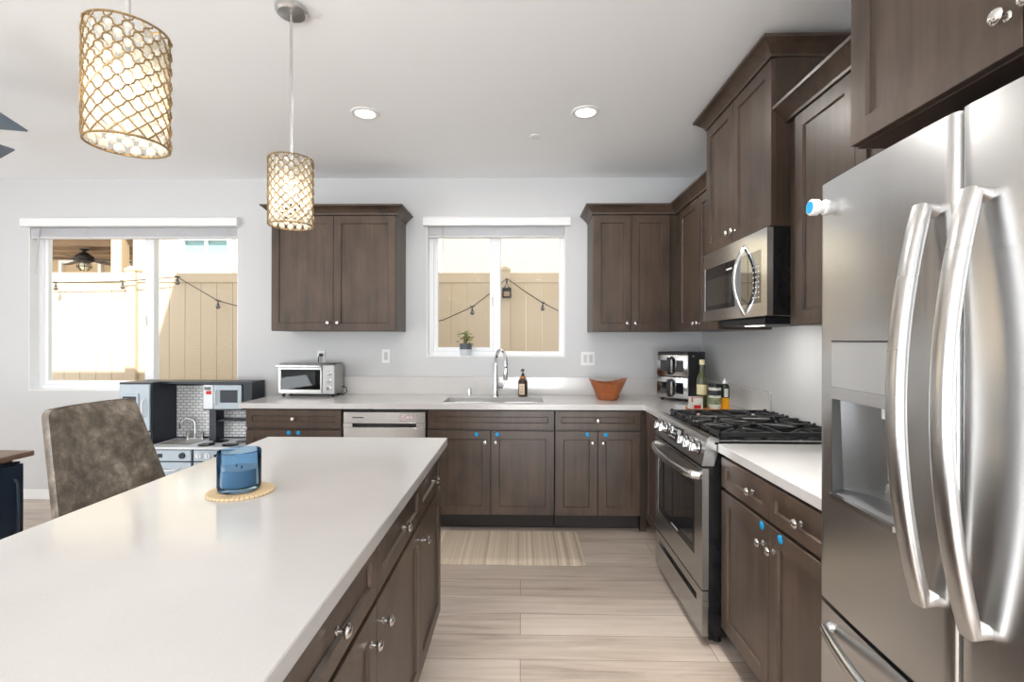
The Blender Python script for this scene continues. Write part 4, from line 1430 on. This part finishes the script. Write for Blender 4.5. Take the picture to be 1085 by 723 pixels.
tube(bm, [(0.0, 0, 0.216), (-0.012, -0.030, 0.214), (-0.014, -0.036, 0.208)], 0.005, 8)
obj('pump', bm, m_black, t)

# ------------------------------------------------------------------ plant on the sink window sill
t = thing('potted_succulent', 'small succulent in a grey two-tone pot on the sink window sill', 'potted plant', (-0.470, W + 0.030, WIN2[2] + 0.006))
bm = new(); lathe(bm, [(0, 0.0), (0.036, 0.0), (0.044, 0.008), (0.051, 0.055), (0.051, 0.056)], seg=24)
p = obj('pot', bm, mat('pale_grey_ceramic', srgb(196, 202, 206), 0.5, noise=0.04), t)
bm = new(); lathe(bm, [(0.051, 0.056), (0.053, 0.105), (0.049, 0.105), (0.047, 0.09), (0, 0.09)], seg=24)
tag(obj('pot_rim_band', bm, mat('slate_ceramic', srgb(84, 90, 98), 0.5, noise=0.05), p), 'dark slate upper band')
bm = new()
for i in range(64):
    a = random.uniform(0, 2 * PI); r = random.uniform(0.0, 0.072); z = random.uniform(0.115, 0.225) - r * 0.6
    Mx = Matrix.Translation((r * math.cos(a), r * math.sin(a) * 0.5, z)) @ Matrix.Rotation(a, 4, 'Z') @ Matrix.Rotation(random.uniform(-1.1, 0.3), 4, 'Y') @ Matrix.Diagonal((1.0, 0.62, 0.30, 1))
    ball(bm, (0, 0, 0), random.uniform(0.010, 0.016), M=Mx, sub=2)
obj('foliage', bm, mat('succulent_green', srgb(112, 128, 70), 0.5, noise=0.35, nscale=18), t)
bm = new()
for i in range(9):
    a = i * 0.7; r = 0.012 + 0.03 * ((i * 7) % 5) / 5
    tube(bm, [(0.3 * r * math.cos(a), 0.3 * r * math.sin(a), 0.088), (r * math.cos(a), 0.5 * r * math.sin(a), 0.165)], 0.003, 5)
obj('stems', bm, mat('stem_brown', srgb(110, 92, 58), 0.6, noise=0.1), t)

# ------------------------------------------------------------------ candle on coaster
CX, CY = -0.842, 1.498
bm = new()
lathe(bm, [(0, 0), (0.092, 0), (0.094, 0.003), (0.092, 0.006), (0.088, 0.0075), (0.082, 0.0065), (0.070, 0.0078), (0.058, 0.0068), (0.045, 0.0078), (0, 0.0070)], seg=40)
def weave():
    tt = NT('woven_straw')
    tc = tt.n('ShaderNodeTexCoord')
    sp = tt.n('ShaderNodeSeparateXYZ'); tt.l(tc.outputs['Object'], sp.inputs[0])
    at = tt.n('ShaderNodeMath', _operation='ARCTAN2'); tt.l(sp.outputs[1], at.inputs[0]); tt.l(sp.outputs[0], at.inputs[1])
    mu = tt.n('ShaderNodeMath', _operation='MULTIPLY'); mu.inputs[1].default_value = 44; tt.l(at.outputs[0], mu.inputs[0])
    si = tt.n('ShaderNodeMath', _operation='SINE'); tt.l(mu.outputs[0], si.inputs[0])
    tt.l(tt.ramp(si.outputs[0], [(0.0, srgb(232, 208, 168)), (0.85, srgb(226, 198, 154)), (1.0, srgb(176, 140, 92))]), tt.b.inputs['Base Color'])
    tt.b.inputs['Roughness'].default_value = 0.7
    return tt.m
tag(obj('coaster', bm, weave()), 'round woven straw coaster under the blue candle on the island', 'coaster').location = (CX, CY, 0.914)
t = thing('candle', 'blue glass jar candle standing on the woven coaster', 'candle', (CX - 0.005, CY, 0.922))
R = 0.060
bm = new()
lathe(bm, [(0, 0.0), (R - 0.010, 0.0), (R - 0.003, 0.004), (R, 0.014), (R, 0.116), (R - 0.0015, 0.119), (R - 0.0045, 0.116), (R - 0.0045, 0.018), (R - 0.012, 0.011), (0, 0.010)], seg=48)
def bluejar():
    tt = NT('blue_jar_glass'); tt.t.nodes.remove(tt.b)
    tr = tt.n('ShaderNodeBsdfTransparent', Color=(0.72, 0.85, 0.94, 1))
    gl = tt.n('ShaderNodeBsdfGlossy', Roughness=0.03)
    df = tt.n('ShaderNodeBsdfDiffuse', Color=srgb(36, 128, 200))
    nz = tt.n('ShaderNodeTexNoise', Scale=9.0, Detail=3.0); tt.l(tt.coords((1, 1, 2.5)), nz.inputs['Vector'])
    a = tt.n('ShaderNodeMixShader')
    mr = tt.n('ShaderNodeMapRange'); mr.inputs['To Min'].default_value = 0.02; mr.inputs['To Max'].default_value = 0.16
    tt.l(nz.outputs['Fac'], mr.inputs['Value']); tt.l(mr.outputs['Result'], a.inputs[0])
    tt.l(tr.outputs[0], a.inputs[1]); tt.l(df.outputs[0], a.inputs[2])
    lw = tt.n('ShaderNodeLayerWeight', Blend=0.15)
    b = tt.n('ShaderNodeMixShader'); tt.l(lw.outputs['Fresnel'], b.inputs[0]); tt.l(a.outputs[0], b.inputs[1]); tt.l(gl.outputs[0], b.inputs[2])
    tt.l(b.outputs[0], tt.out.inputs['Surface'])
    return tt.m
obj('jar', bm, bluejar(), t)
bm = new(); lathe(bm, [(0, 0.0105), (R - 0.014, 0.0115), (R - 0.0052, 0.019), (R - 0.0052, 0.066), (0, 0.066)], seg=40)
obj('wax', bm, mat('pale_wax', srgb(158, 160, 162), 0.5, noise=0.02), t)
for dx, dy in ((0.012, -0.01), (-0.014, 0.008)):
    bm = new(); tube(bm, [(dx, dy, 0.064), (dx + 0.001, dy, 0.074)], 0.0022, 6)
    obj('wick', bm, m_black, t)

# ------------------------------------------------------------------ mat in front of the sink
m_mat = stripes('striped_mat_vinyl', [srgb(176, 160, 142), srgb(202, 186, 166), srgb(216, 200, 178), srgb(226, 212, 194)], 0.035)
bm = new()
lo = rrect(-0.82, 0.400, 3.062, 3.598, 0.03)
hi = rrect(-0.775, 0.355, 3.107, 3.553, 0.02)
n = len(lo)
a = [bm.verts.new((x, y, 0.0)) for x, y in lo]; b = [bm.verts.new((x, y, 0.004)) for x, y in lo]; c = [bm.verts.new((x, y, 0.018)) for x, y in hi]
for u, v in ((a, b), (b, c)):
    for i in range(n):
        j = (i + 1) % n
        bm.faces.new([u[i], u[j], v[j], v[i]])
bm.faces.new(c); bm.faces.new(list(reversed(a)))
tag(obj('kitchen_mat', bm, m_mat, loc=(-0.21, 3.33, 0)), 'beige striped anti-fatigue mat on the floor before the sink cabinet', 'mat')

# ------------------------------------------------------------------ bar stool behind the island
st = thing('bar_stool', 'taupe distressed leather bar stool drawn up behind the island', 'bar stool', (-1.48, 2.065, 0))
def back_shell(bm):
    nu, nv = 16, 14
    th = 0.05
    zb, zt = 0.66, 1.105
    F, B = [], []
    vs = [0.9 * q / 9 for q in range(10)] + [0.9 + 0.1 * math.sin(PI / 2 * q / 8) for q in range(1, 9)]
    nv = len(vs) - 1
    for j in range(nv + 1):
        v = vs[j]
        z = zb + (zt - zb) * v
        hw = 0.285 - 0.072 * v
        # rounded upper corners
        rc = 0.032
        dz = zt - z
        rowF, rowB = [], []
        for i in range(nu + 1):
            s = -1 + 2 * i / nu
            zz = z
            cut = 0.0
            if dz < rc:
                cut = rc - math.sqrt(max(0, rc * rc - (rc - dz) ** 2))
            y = s * (hw - cut)
            x = -0.205 - 0.118 * v + 0.030 * s * s
            puff = 0.012 * (1 - s ** 4) * (1 - (2 * v - 1) ** 6)
            rowF.append(bm.verts.new((x + puff, y, zz)))
            rowB.append(bm.verts.new((x - th + 0.018 * max(abs(s), v) ** 6, y * (1.0 - 0.02 * abs(s) ** 8), zz - (0.012 if j == nv else 0))))
        F.append(rowF); B.append(rowB)
    for j in range(nv):
        for i in range(nu):
            bm.faces.new([F[j][i], F[j][i + 1], F[j + 1][i + 1], F[j + 1][i]])
            bm.faces.new([B[j][i], B[j + 1][i], B[j + 1][i + 1], B[j][i + 1]])
    for j in range(nv):
        bm.faces.new([F[j][0], F[j + 1][0], B[j + 1][0], B[j][0]])
        bm.faces.new([F[j][nu], B[j][nu], B[j + 1][nu], F[j + 1][nu]])
    for i in range(nu):
        bm.faces.new([F[nv][i], F[nv][i + 1], B[nv][i + 1], B[nv][i]])
        bm.faces.new([F[0][i], B[0][i], B[0][i + 1], F[0][i + 1]])
bm = new(); back_shell(bm)
o = obj('backrest', bm, m_leather, st, angle=60)
bm = new()
lo, hi = rrect(-0.235, 0.225, -0.24, 0.24, 0.05), rrect(-0.225, 0.215, -0.23, 0.23, 0.05)
n = len(lo)
rows = [[bm.verts.new((x, y, z)) for x, y in pl] for pl, z in ((hi, 0.60), (lo, 0.612), (lo, 0.655), (hi, 0.675))]
for u, v in zip(rows[:-1], rows[1:]):
    for i in range(n):
        bm.faces.new([u[i], u[(i + 1) % n], v[(i + 1) % n], v[i]])
bm.faces.new(rows[-1]); bm.faces.new(list(reversed(rows[0])))
obj('seat', bm, m_leather, st, angle=40)
m_leg = wood('dark_stool_leg', srgb(48, 38, 32), srgb(72, 58, 48))
for sx, sy in ((1, 1), (1, -1), (-1, 1), (-1, -1)):
    bm = new(); tube(bm, [(0.17 * sx, 0.18 * sy, 0.605), (0.21 * sx, 0.215 * sy, 0.0)], [0.021, 0.014], 8)
    obj('leg', bm, m_leg, st)
bm = new(); tube(bm, [(0.197, -0.205, 0.22), (0.197, 0.205, 0.22)], 0.010, 8); tube(bm, [(-0.197, -0.205, 0.22), (-0.197, 0.205, 0.22)], 0.010, 8)
tube(bm, [(-0.197, -0.205, 0.22), (0.197, -0.205, 0.22)], 0.010, 8); tube(bm, [(-0.197, 0.205, 0.22), (0.197, 0.205, 0.22)], 0.010, 8)
obj('footrest', bm, m_leg, st)

# ------------------------------------------------------------------ navy sideboard at the left edge
m_navy = mat('navy_lacquer', srgb(30, 42, 56), 0.3, noise=0.06)
sb = thing('sideboard', 'navy blue cabinet with brown wooden top at the left edge', 'cabinet', (-3.0, 1.9, 0))
bm = new(); box(bm, -3.15, -2.735, 1.15, 2.70, 0.03, 0.705, 0.003)
obj('body', bm, m_navy, sb, world=True)
bm = new(); box(bm, -3.17, -2.69, 1.12, 2.735, 0.728, 0.757, 0.004); box(bm, -3.14, -2.76, 1.16, 2.68, 0.705, 0.728)
obj('top', bm, wood('brown_wood_top', srgb(98, 78, 64), srgb(136, 112, 94), grain=(30, 2.5, 30)), sb, world=True)
for a, b in ((1.16, 1.66), (1.67, 2.18), (2.19, 2.695)):
    bm = new(); box(bm, -2.735, -2.712, a, b, 0.04, 0.695, 0.003)
    dd = obj('door', bm, m_navy, sb, world=True)
    bm = new(); tube(bm, [(-2.712, b - 0.05, 0.62), (-2.695, b - 0.05, 0.60), (-2.690, b - 0.05, 0.47), (-2.695, b - 0.05, 0.34), (-2.712, b - 0.05, 0.32)], 0.006, 8)
    obj('handle', bm, m_navy, dd, world=True)
for x in (-3.10, -2.78):
    for y in (1.2, 2.65):
        bm = new(); lathe(bm, [(0, 0), (0.02, 0), (0.02, 0.03), (0, 0.03)], (x, y, 0), 10)
        obj('foot', bm, m_black, sb, world=True)

# ------------------------------------------------------------------ play kitchen
m_pk = mat('charcoal_navy_board', srgb(30, 37, 46), 0.42, noise=0.05)
m_pb = mat('pale_blue_grey_panel', srgb(178, 190, 199), 0.4, noise=0.03)
m_tile = tiles_mat()
m_pw = mat('play_counter_white', srgb(222, 226, 230), 0.35, noise=0.02)
pk = thing('play_kitchen', 'toy play kitchen with dark frame, tiled back and tiny fridge under the window', 'play kitchen', (-2.6, 4.0, 0))
PB = 4.19                                            # back
bm = new()
box(bm, -3.155, -2.895, 3.895, PB, 0.0, 1.032)       # tall unit body
obj('refrigerator_body', bm, m_pk, pk, smooth=False, world=True)
bm = new(); box(bm, -3.145, -2.905, 3.878, 3.895, 0.655, 1.018, 0.004)
d = obj('refrigerator_door', bm, m_pb, pk, world=True)
bm = new(); oven_front(bm, -3.125, -2.985, 0.735, 0.945, -3.110, -3.000, 0.755, 0.925, 3.866, 3.879)
bm2 = new()
for f in list(bm.faces): pass
bm.transform(Matrix(((0, 1, 0, 0), (1, 0, 0, 0), (0, 0, 1, 0), (0, 0, 0, 1))))
bm2.free()
obj('ice_window_frame', bm, m_pb, d, smooth=False, world=True)
bm = new(); box(bm, -3.110, -3.000, 3.872, 3.8785, 0.755, 0.925)
obj('ice_window', bm, m_pk, d, smooth=False, world=True)
bm = new(); tube(bm, [(-2.950, 3.878, 0.90), (-2.946, 3.852, 0.885), (-2.944, 3.848, 0.83), (-2.946, 3.852, 0.775), (-2.950, 3.878, 0.76)], 0.007, 8)
obj('handle', bm, m_pw, d, world=True)
bm = new(); box(bm, -3.145, -2.905, 3.878, 3.895, 0.03, 0.642, 0.004)
d = obj('freezer_door', bm, m_pb, pk, world=True)
bm = new(); tube(bm, [(-2.950, 3.878, 0.60), (-2.946, 3.852, 0.585), (-2.944, 3.848, 0.53), (-2.946, 3.852, 0.475), (-2.950, 3.878, 0.46)], 0.007, 8)
obj('handle', bm, m_pw, d, world=True)
bm = new()
box(bm, -2.895, -2.155, PB - 0.012, PB, 0.0, 1.032)
box(bm, -2.895, -2.155, 3.99, PB - 0.012, 1.014, 1.032)
box(bm, -2.170, -2.155, 3.99, PB - 0.012, 0.80, 1.014)
obj('back_board', bm, m_pk, pk, smooth=False, world=True)
bm = new(); box(bm, -2.655, -2.170, PB - 0.016, PB - 0.0125, 0.555, 0.985); box(bm, -2.893, -2.655, PB - 0.016, PB - 0.0125, 0.555, 0.985)
obj('tile_backsplash', bm, m_tile, pk, smooth=False, world=True)
bm = new(); box(bm, -2.545, -2.490, 4.06, PB - 0.0165, 0.545, 0.80); box(bm, -2.490, -2.155, 4.08, PB - 0.0165, 0.700, 0.714)
box(bm, -2.170, -2.155, 4.06, PB - 0.0165, 0.545, 0.80)
obj('shelf_frame', bm, m_pk, pk, smooth=False, world=True)
# toy microwave
bm = new(); box(bm, -2.565, -2.171, 4.01, PB - 0.0165, 0.800, 1.013)
obj('microwave_body', bm, m_pk, pk, smooth=False, world=True)
bm = new(); box(bm, -2.470, -2.245, 3.994, 4.01, 0.812, 1.005, 0.003)
d = obj('microwave_door', bm, m_pb, pk, world=True)
bm = new(); box(bm, -2.415, -2.275, 3.991, 3.9955, 0.865, 0.965)
obj('microwave_window', bm, m_pk, d, smooth=False, world=True)
bm = new(); tube(bm, [(-2.447, 3.994, 0.965), (-2.447, 3.975, 0.955), (-2.447, 3.975, 0.860), (-2.447, 3.994, 0.85)], 0.007, 8)
obj('handle', bm, m_pw, d, world=True)
bm = new(); box(bm, -2.555, -2.475, 3.994, 4.01, 0.812, 1.005, 0.003)
d = obj('microwave_controls', bm, m_pw, pk, world=True)
bm = new(); box(bm, -2.545, -2.490, 3.992, 3.9955, 0.965, 0.990)
obj('clock', bm, m_black, d, smooth=False, world=True)
bm = new(); box(bm, -2.530, -2.487, 3.992, 3.9955, 0.930, 0.958)
tag(obj('red_sticker', bm, m_red, d, smooth=False, world=True), 'small red sticker')
# counter
bm = new(); box(bm, -2.893, -2.155, 3.80, PB - 0.0165, 0.528, 0.545, 0.003)
obj('counter', bm, m_pw, pk, world=True)
bm = new(); box(bm, -2.893, -2.155, 3.835, PB - 0.0165, 0.0, 0.528)
obj('lower_body', bm, m_pk, pk, smooth=False, world=True)
bm = new(); box(bm, -2.885, -2.535, 3.815, 3.835, 0.435, 0.520, 0.003)
d = obj('washer_panel', bm, m_pb, pk, world=True)
bm = new(); box(bm, -2.79, -2.755, 3.811, 3.8155, 0.462, 0.492)
obj('button', bm, m_pk, d, smooth=False, world=True)
bm = new(); lathe(bm, [(0, 0), (0.024, 0), (0.022, 0.014), (0, 0.014)], seg=16, M=Matrix.Translation((-2.60, 3.815, 0.478)) @ Matrix.Rotation(PI / 2, 4, 'X'))
obj('dial', bm, m_pk, d, world=True)
bm = new(); box(bm, -2.885, -2.535, 3.815, 3.835, 0.06, 0.425, 0.003)
d = obj('washer_door', bm, m_pb, pk, world=True)
bm = new(); tube(bm, [(-2.80, 3.815, 0.385), (-2.78, 3.79, 0.375), (-2.71, 3.786, 0.368), (-2.64, 3.79, 0.375), (-2.62, 3.815, 0.385)], 0.008, 8)
obj('handle', bm, m_pw, d, world=True)
bm = new(); box(bm, -2.515, -2.160, 3.815, 3.835, 0.435, 0.520, 0.003)
d = obj('stove_panel', bm, m_pb, pk, world=True)
for x in (-2.47, -2.40, -2.27, -2.205):
    bm = new(); Mx = Matrix.Translation((x, 3.815, 0.478)) @ Matrix.Rotation(PI / 2, 4, 'X')
    lathe(bm, [(0, 0), (0.025, 0), (0.023, 0.014), (0, 0.014)], seg=16, M=Mx); box(bm, -0.005, 0.005, -0.02, 0.02, 0.014, 0.022, M=Mx)
    obj('dial', bm, m_pw, d, world=True)
bm = new(); box(bm, -2.355, -2.315, 3.8125, 3.8155, 0.468, 0.488)
obj('clock', bm, m_black, d, smooth=False, world=True)
bm = new(); box(bm, -2.515, -2.160, 3.815, 3.835, 0.06, 0.425, 0.003)
d = obj('oven_door', bm, m_pb, pk, world=True)
bm = new(); tube(bm, [(-2.46, 3.815, 0.385), (-2.44, 3.79, 0.375), (-2.34, 3.786, 0.368), (-2.24, 3.79, 0.375), (-2.22, 3.815, 0.385)], 0.008, 8)
obj('handle', bm, m_pw, d, world=True)
for x, y in ((-2.46, 3.89), (-2.27, 3.89), (-2.43, 4.03), (-2.24, 4.03)):
    bm = new(); lathe(bm, [(0, 0.545), (0.058, 0.545), (0.060, 0.551), (0.048, 0.553), (0, 0.551)], (x, y, 0), 20)
    obj('burner', bm, m_black, pk, world=True)
bm = new(); box(bm, -2.84, -2.60, 3.88, 4.10, 0.5445, 0.549, 0.001)
obj('basin', bm, mat('play_basin_grey', srgb(170, 168, 160), 0.4, 0.3, noise=0.04), pk, world=True)
bm = new()
pts = [(-2.70, 4.12, 0.545), (-2.70, 4.12, 0.665)]
for i in range(11):
    a = PI * i / 10
    pts.append((-2.70 - 0.05 * (1 - math.cos(a)), 4.12 - 0.02 * (1 - math.cos(a)), 0.665 + 0.055 * math.sin(a)))
pts.append((-2.80, 4.08, 0.635))
tube(bm, pts, 0.008, 8)
box(bm, -2.76, -2.64, 4.105, 4.135, 0.545, 0.560, 0.003)
lathe(bm, [(0, 0.55), (0.018, 0.55), (0.014, 0.60), (0.02, 0.61), (0, 0.615)], (-2.76, 4.12, 0), 12); lathe(bm, [(0, 0.55), (0.018, 0.55), (0.014, 0.60), (0.02, 0.61), (0, 0.615)], (-2.64, 4.12, 0), 12)
obj('faucet', bm, m_chrome, pk, world=True)

# ------------------------------------------------------------------ outdoors: fence, string lights, neighbouring house
m_fence = mat('almond_vinyl_fence', srgb(189, 169, 145), 0.5, noise=0.02)
FN = 6.20
fe = thing('vinyl_fence', 'tall almond vinyl privacy fence running behind both windows', 'fence', (-2.5, FN, -0.05))
posts = [-7.21, -4.87, -2.535, -0.200, 2.135]
for i, px in enumerate(posts):
    bm = new(); box(bm, px - 0.064, px + 0.064, FN - 0.035, FN + 0.095, -0.05, 2.225, 0.004)
    p = obj('post', bm, m_fence, fe, world=True)
    bm = new()
    for z, q in ((2.225, 0.072),):
        box(bm, px - q, px + q, FN - 0.043, FN + 0.103, z, z + 0.025, 0.003)
    prism(bm, [(px - 0.066, 2.25), (px + 0.066, 2.25), (px, 2.285)], FN - 0.035, FN + 0.095, 'y')
    obj('post_cap', bm, m_fence, p, world=True)
    if i < len(posts) - 1:
        a, b = px + 0.064, posts[i + 1] - 0.064
        bm = new()
        n = 11
        for k in range(n):
            u, v = a + (b - a) * k / n, a + (b - a) * (k + 1) / n
            box(bm, u + 0.0015, v - 0.0015, FN + 0.012, FN + 0.040, 0.05, 2.09, 0.003)
        obj('panel', bm, m_fence, fe, world=True, angle=20)
        bm = new(); box(bm, a, b, FN, FN + 0.052, 2.080, 2.205, 0.005)
        obj('top_rail', bm, m_fence, fe, world=True)
        bm = new(); box(bm, a, b, FN, FN + 0.052, -0.03, 0.12, 0.005)
        obj('bottom_rail', bm, m_fence, fe, world=True)

m_cable = mat('black_cable', (0.03, 0.028, 0.026, 1), 0.5, noise=0.1)
m_sbulb = mat('dark_bulb_glass', (0.09, 0.075, 0.055, 1), 0.1, spec=0.7, noise=0.1)
SY = 6.12
sl = thing('string_lights', 'black outdoor string lights with hanging bulbs draped along the fence', 'string lights', (-2.5, SY, 1.9))
anch = [(-6.6, 2.07), (-5.763, 2.070), (-4.922, 2.085), (-4.237, 2.140), (-3.731, 1.845), (-3.30, 1.735), (-2.95, 1.80), (-2.535, 2.10),
        (-2.0, 1.78), (-1.6, 1.62), (-1.2, 1.565), (-0.95, 1.615), (-0.595, 1.775), (-0.36, 1.955), (-0.175, 2.125), (0.03, 1.975), (0.263, 1.825), (0.47, 1.72), (0.8, 1.62), (1.3, 1.60)]
bm = new()
tube(bm, [(x, SY, z) for x, z in anch], 0.0055, 6)
obj('cable', bm, m_cable, sl, world=True)
for k in (1, 2, 3, 4, 6, 8, 10, 12, 16, 18):
    x, z = anch[k]
    bm = new()
    tube(bm, [(x, SY, z + 0.004), (x, SY, z - 0.035)], 0.007, 6)
    tube(bm, [(x - 0.03, SY, z + 0.01), (x + 0.03, SY, z + 0.002)], 0.007, 6)
    lathe(bm, [(0, -0.026), (0.012, -0.028), (0.016, -0.054), (0, -0.054)], (x, SY, z), 10)
    s = obj('socket', bm, m_cable, sl, world=True)
    bm = new(); lathe(bm, [(0.014, -0.052), (0.026, -0.068), (0.025, -0.084), (0.012, -0.096), (0, -0.098)], (x, SY, z), 12)
    obj('bulb', bm, m_sbulb, s, world=True)
t = thing('post_lantern', 'small dark lantern hanging on the fence post outside the sink window', 'lantern', (-0.175, SY, 1.9))
bm = new(); box(bm, -0.055, 0.055, -0.02, 0.045, -0.012, 0.11, 0.006)
obj('case', bm, m_blackmat, t)
bm = new(); box(bm, -0.034, 0.034, -0.024, -0.019, 0.005, 0.062)
obj('lens', bm, mat('lantern_lens', srgb(150, 120, 96), 0.3, noise=0.05), t, smooth=False)
bm = new(); tube(bm, [(-0.03, 0, 0.108), (0, -0.004, 0.17), (0.03, 0, 0.108)], 0.006, 6); tube(bm, [(0, -0.004, 0.165), (0, 0, 0.215)], 0.01, 6)
obj('hanger', bm, m_blackmat, t)

m_stucco = mat('cream_stucco', srgb(158, 147, 128), 0.85, noise=0.02, bump=0.2, bscale=60)
m_tanw = mat('tan_patio_wall', srgb(190, 165, 132), 0.8, noise=0.03)
m_beam = mat('brown_beam', srgb(136, 108, 82), 0.7, noise=0.06)
nh = thing('neighbor_house', 'cream stucco neighbouring house with covered patio seen above the fence', 'house', (-3, 9, -0.05))
HX = -6.85
bm = new()
wx0, wx1, wz0, wz1 = -6.13, -5.26, 1.6, 3.20
box(bm, HX, wx0, 9.0, 9.2, -0.05, 6.0); box(bm, wx1, -1.62, 9.0, 9.2, -0.05, 6.0)
box(bm, wx0, wx1, 9.0, 9.2, -0.05, wz0); box(bm, wx0, wx1, 9.0, 9.2, wz1, 6.0)
box(bm, -1.62, 7, 9.0, 9.2, -0.05, 6.0)
box(bm, HX - 0.2, HX, 9.0, 11.6, -0.05, 6.0)
box(bm, -14, HX, 9.0, 9.25, 3.34, 6.0)
obj('stucco_wall', bm, m_stucco, nh, world=True, smooth=False)
bm = new(); box(bm, -14, HX - 0.2, 11.4, 11.6, -0.05, 3.34)
obj('patio_wall', bm, m_tanw, nh, world=True, smooth=False)
bm = new(); box(bm, -14, HX - 0.2, 9.25, 11.6, 3.30, 3.40)
for k in range(4):
    box(bm, -14, HX - 0.2, 9.45 + k * 0.55, 9.57 + k * 0.55, 3.16, 3.30)
obj('patio_ceiling', bm, m_beam, nh, world=True, smooth=False)
bm = new(); box(bm, -7.47, -7.28, 9.02, 9.21, -0.05, 3.34)
obj('patio_post', bm, m_tanw, nh, world=True, smooth=False)
def far_window(x0, x1, z0, z1, y, glass, parent, cross=True, blinds=False):
    bm = new(); f = 0.07
    box(bm, x0 - f, x0, y - 0.04, y + 0.05, z0 - f, z1 + f); box(bm, x1, x1 + f, y - 0.04, y + 0.05, z0 - f, z1 + f)
    box(bm, x0, x1, y - 0.04, y + 0.05, z0 - f, z0); box(bm, x0, x1, y - 0.04, y + 0.05, z1, z1 + f)
    if cross:
        xm = (x0 + x1) / 2
        box(bm, xm - 0.018, xm + 0.018, y - 0.02, y + 0.03, z0, z1)
    w = obj('window', bm, m_trim, parent, world=True, smooth=False)
    bm = new(); box(bm, x0, x1, y + 0.03, y + 0.04, z0, z1)
    obj('pane', bm, glass, w, world=True, smooth=False)
    if blinds:
        bm = new()
        z = z0
        while z < z0 + (z1 - z0) * 0.84:
            box(bm, x0 + 0.01, x1 - 0.01, y + 0.004, y + 0.024, z, z + 0.045)
            z += 0.062
        obj('louver_slats', bm, m_blind, w, world=True, smooth=False)
    return w
m_teal = mat('teal_reflecting_glass', srgb(120, 150, 150), 0.08, noise=0.05)
m_grng = mat('green_reflecting_glass', srgb(112, 124, 96), 0.1, noise=0.4, nscale=4)
far_window(wx0 + 0.03, wx1 - 0.03, 1.7, 3.16, 8.99, m_teal, nh, True, True)
far_window(-10.55, -9.70, 1.3, 3.12, 11.38, m_grng, nh, False)
far_window(-9.30, -9.02, 1.3, 3.12, 11.38, m_grng, nh, False)
def shutter(x0, x1, z0, z1):
    bm = new()
    box(bm, x0, x0 + 0.03, 8.95, 8.995, z0, z1); box(bm, x1 - 0.03, x1, 8.95, 8.995, z0, z1)
    z = z0
    while z < z1 - 0.03:
        box(bm, x0 + 0.03, x1 - 0.03, 8.965, 8.995, z, z + 0.035)
        z += 0.052
    obj('shutter', bm, mat('pale_shutter', srgb(214, 214, 208), 0.5, noise=0.02), nh, world=True, smooth=False)
shutter(-5.13, -4.75, 1.6, 3.24)
shutter(-1.62, -1.42, 1.6, 3.5)
# patio fan with caged lamp
pf = thing('patio_fan', 'dark bronze fan with caged lamp under the neighbouring patio roof', 'ceiling fan', (-8.70, 9.85, 3.16))
m_brz = mat('dark_bronze', srgb(44, 38, 34), 0.4, 0.4, noise=0.1)
bm = new(); lathe(bm, [(0, 0), (0.09, 0), (0.07, -0.03), (0.03, -0.04), (0.03, -0.06), (0.06, -0.07), (0.16, -0.15), (0.17, -0.24), (0.10, -0.27), (0, -0.27)], seg=20)
obj('motor', bm, m_brz, pf)
bm = new()
for i in range(8):
    a = i * PI / 4
    tube(bm, [(0.10 * math.cos(a), 0.10 * math.sin(a), -0.26), (0.12 * math.cos(a), 0.12 * math.sin(a), -0.35), (0.06 * math.cos(a), 0.06 * math.sin(a), -0.43)], 0.006, 5)
tube(bm, [(0.12 * math.cos(i * PI / 10), 0.12 * math.sin(i * PI / 10), -0.35) for i in range(20)], 0.006, 5, closed=True)
obj('lamp_cage', bm, m_brz, pf)
bm = new(); ball(bm, (0, 0, -0.33), 0.085, sub=2)
obj('lamp_globe', bm, mat('frosted_globe', srgb(220, 214, 190), 0.4, noise=0.02), pf)
for k in range(5):
    bm = new(); a = math.radians(6 + 72 * k)
    Mx = Matrix.Rotation(a, 4, 'Z') @ Matrix.Translation((0, 0, -0.20)) @ Matrix.Rotation(math.radians(-10), 4, 'X') @ Matrix.Rotation(math.radians(3), 4, 'Y')
    prism(bm, [(0.15, -0.04), (0.25, -0.065), (0.86, -0.08), (0.9, 0.0), (0.86, 0.08), (0.25, 0.065), (0.15, 0.04)], -0.006, 0.006, 'z', M=Mx)
    obj('blade', bm, m_brz, pf)
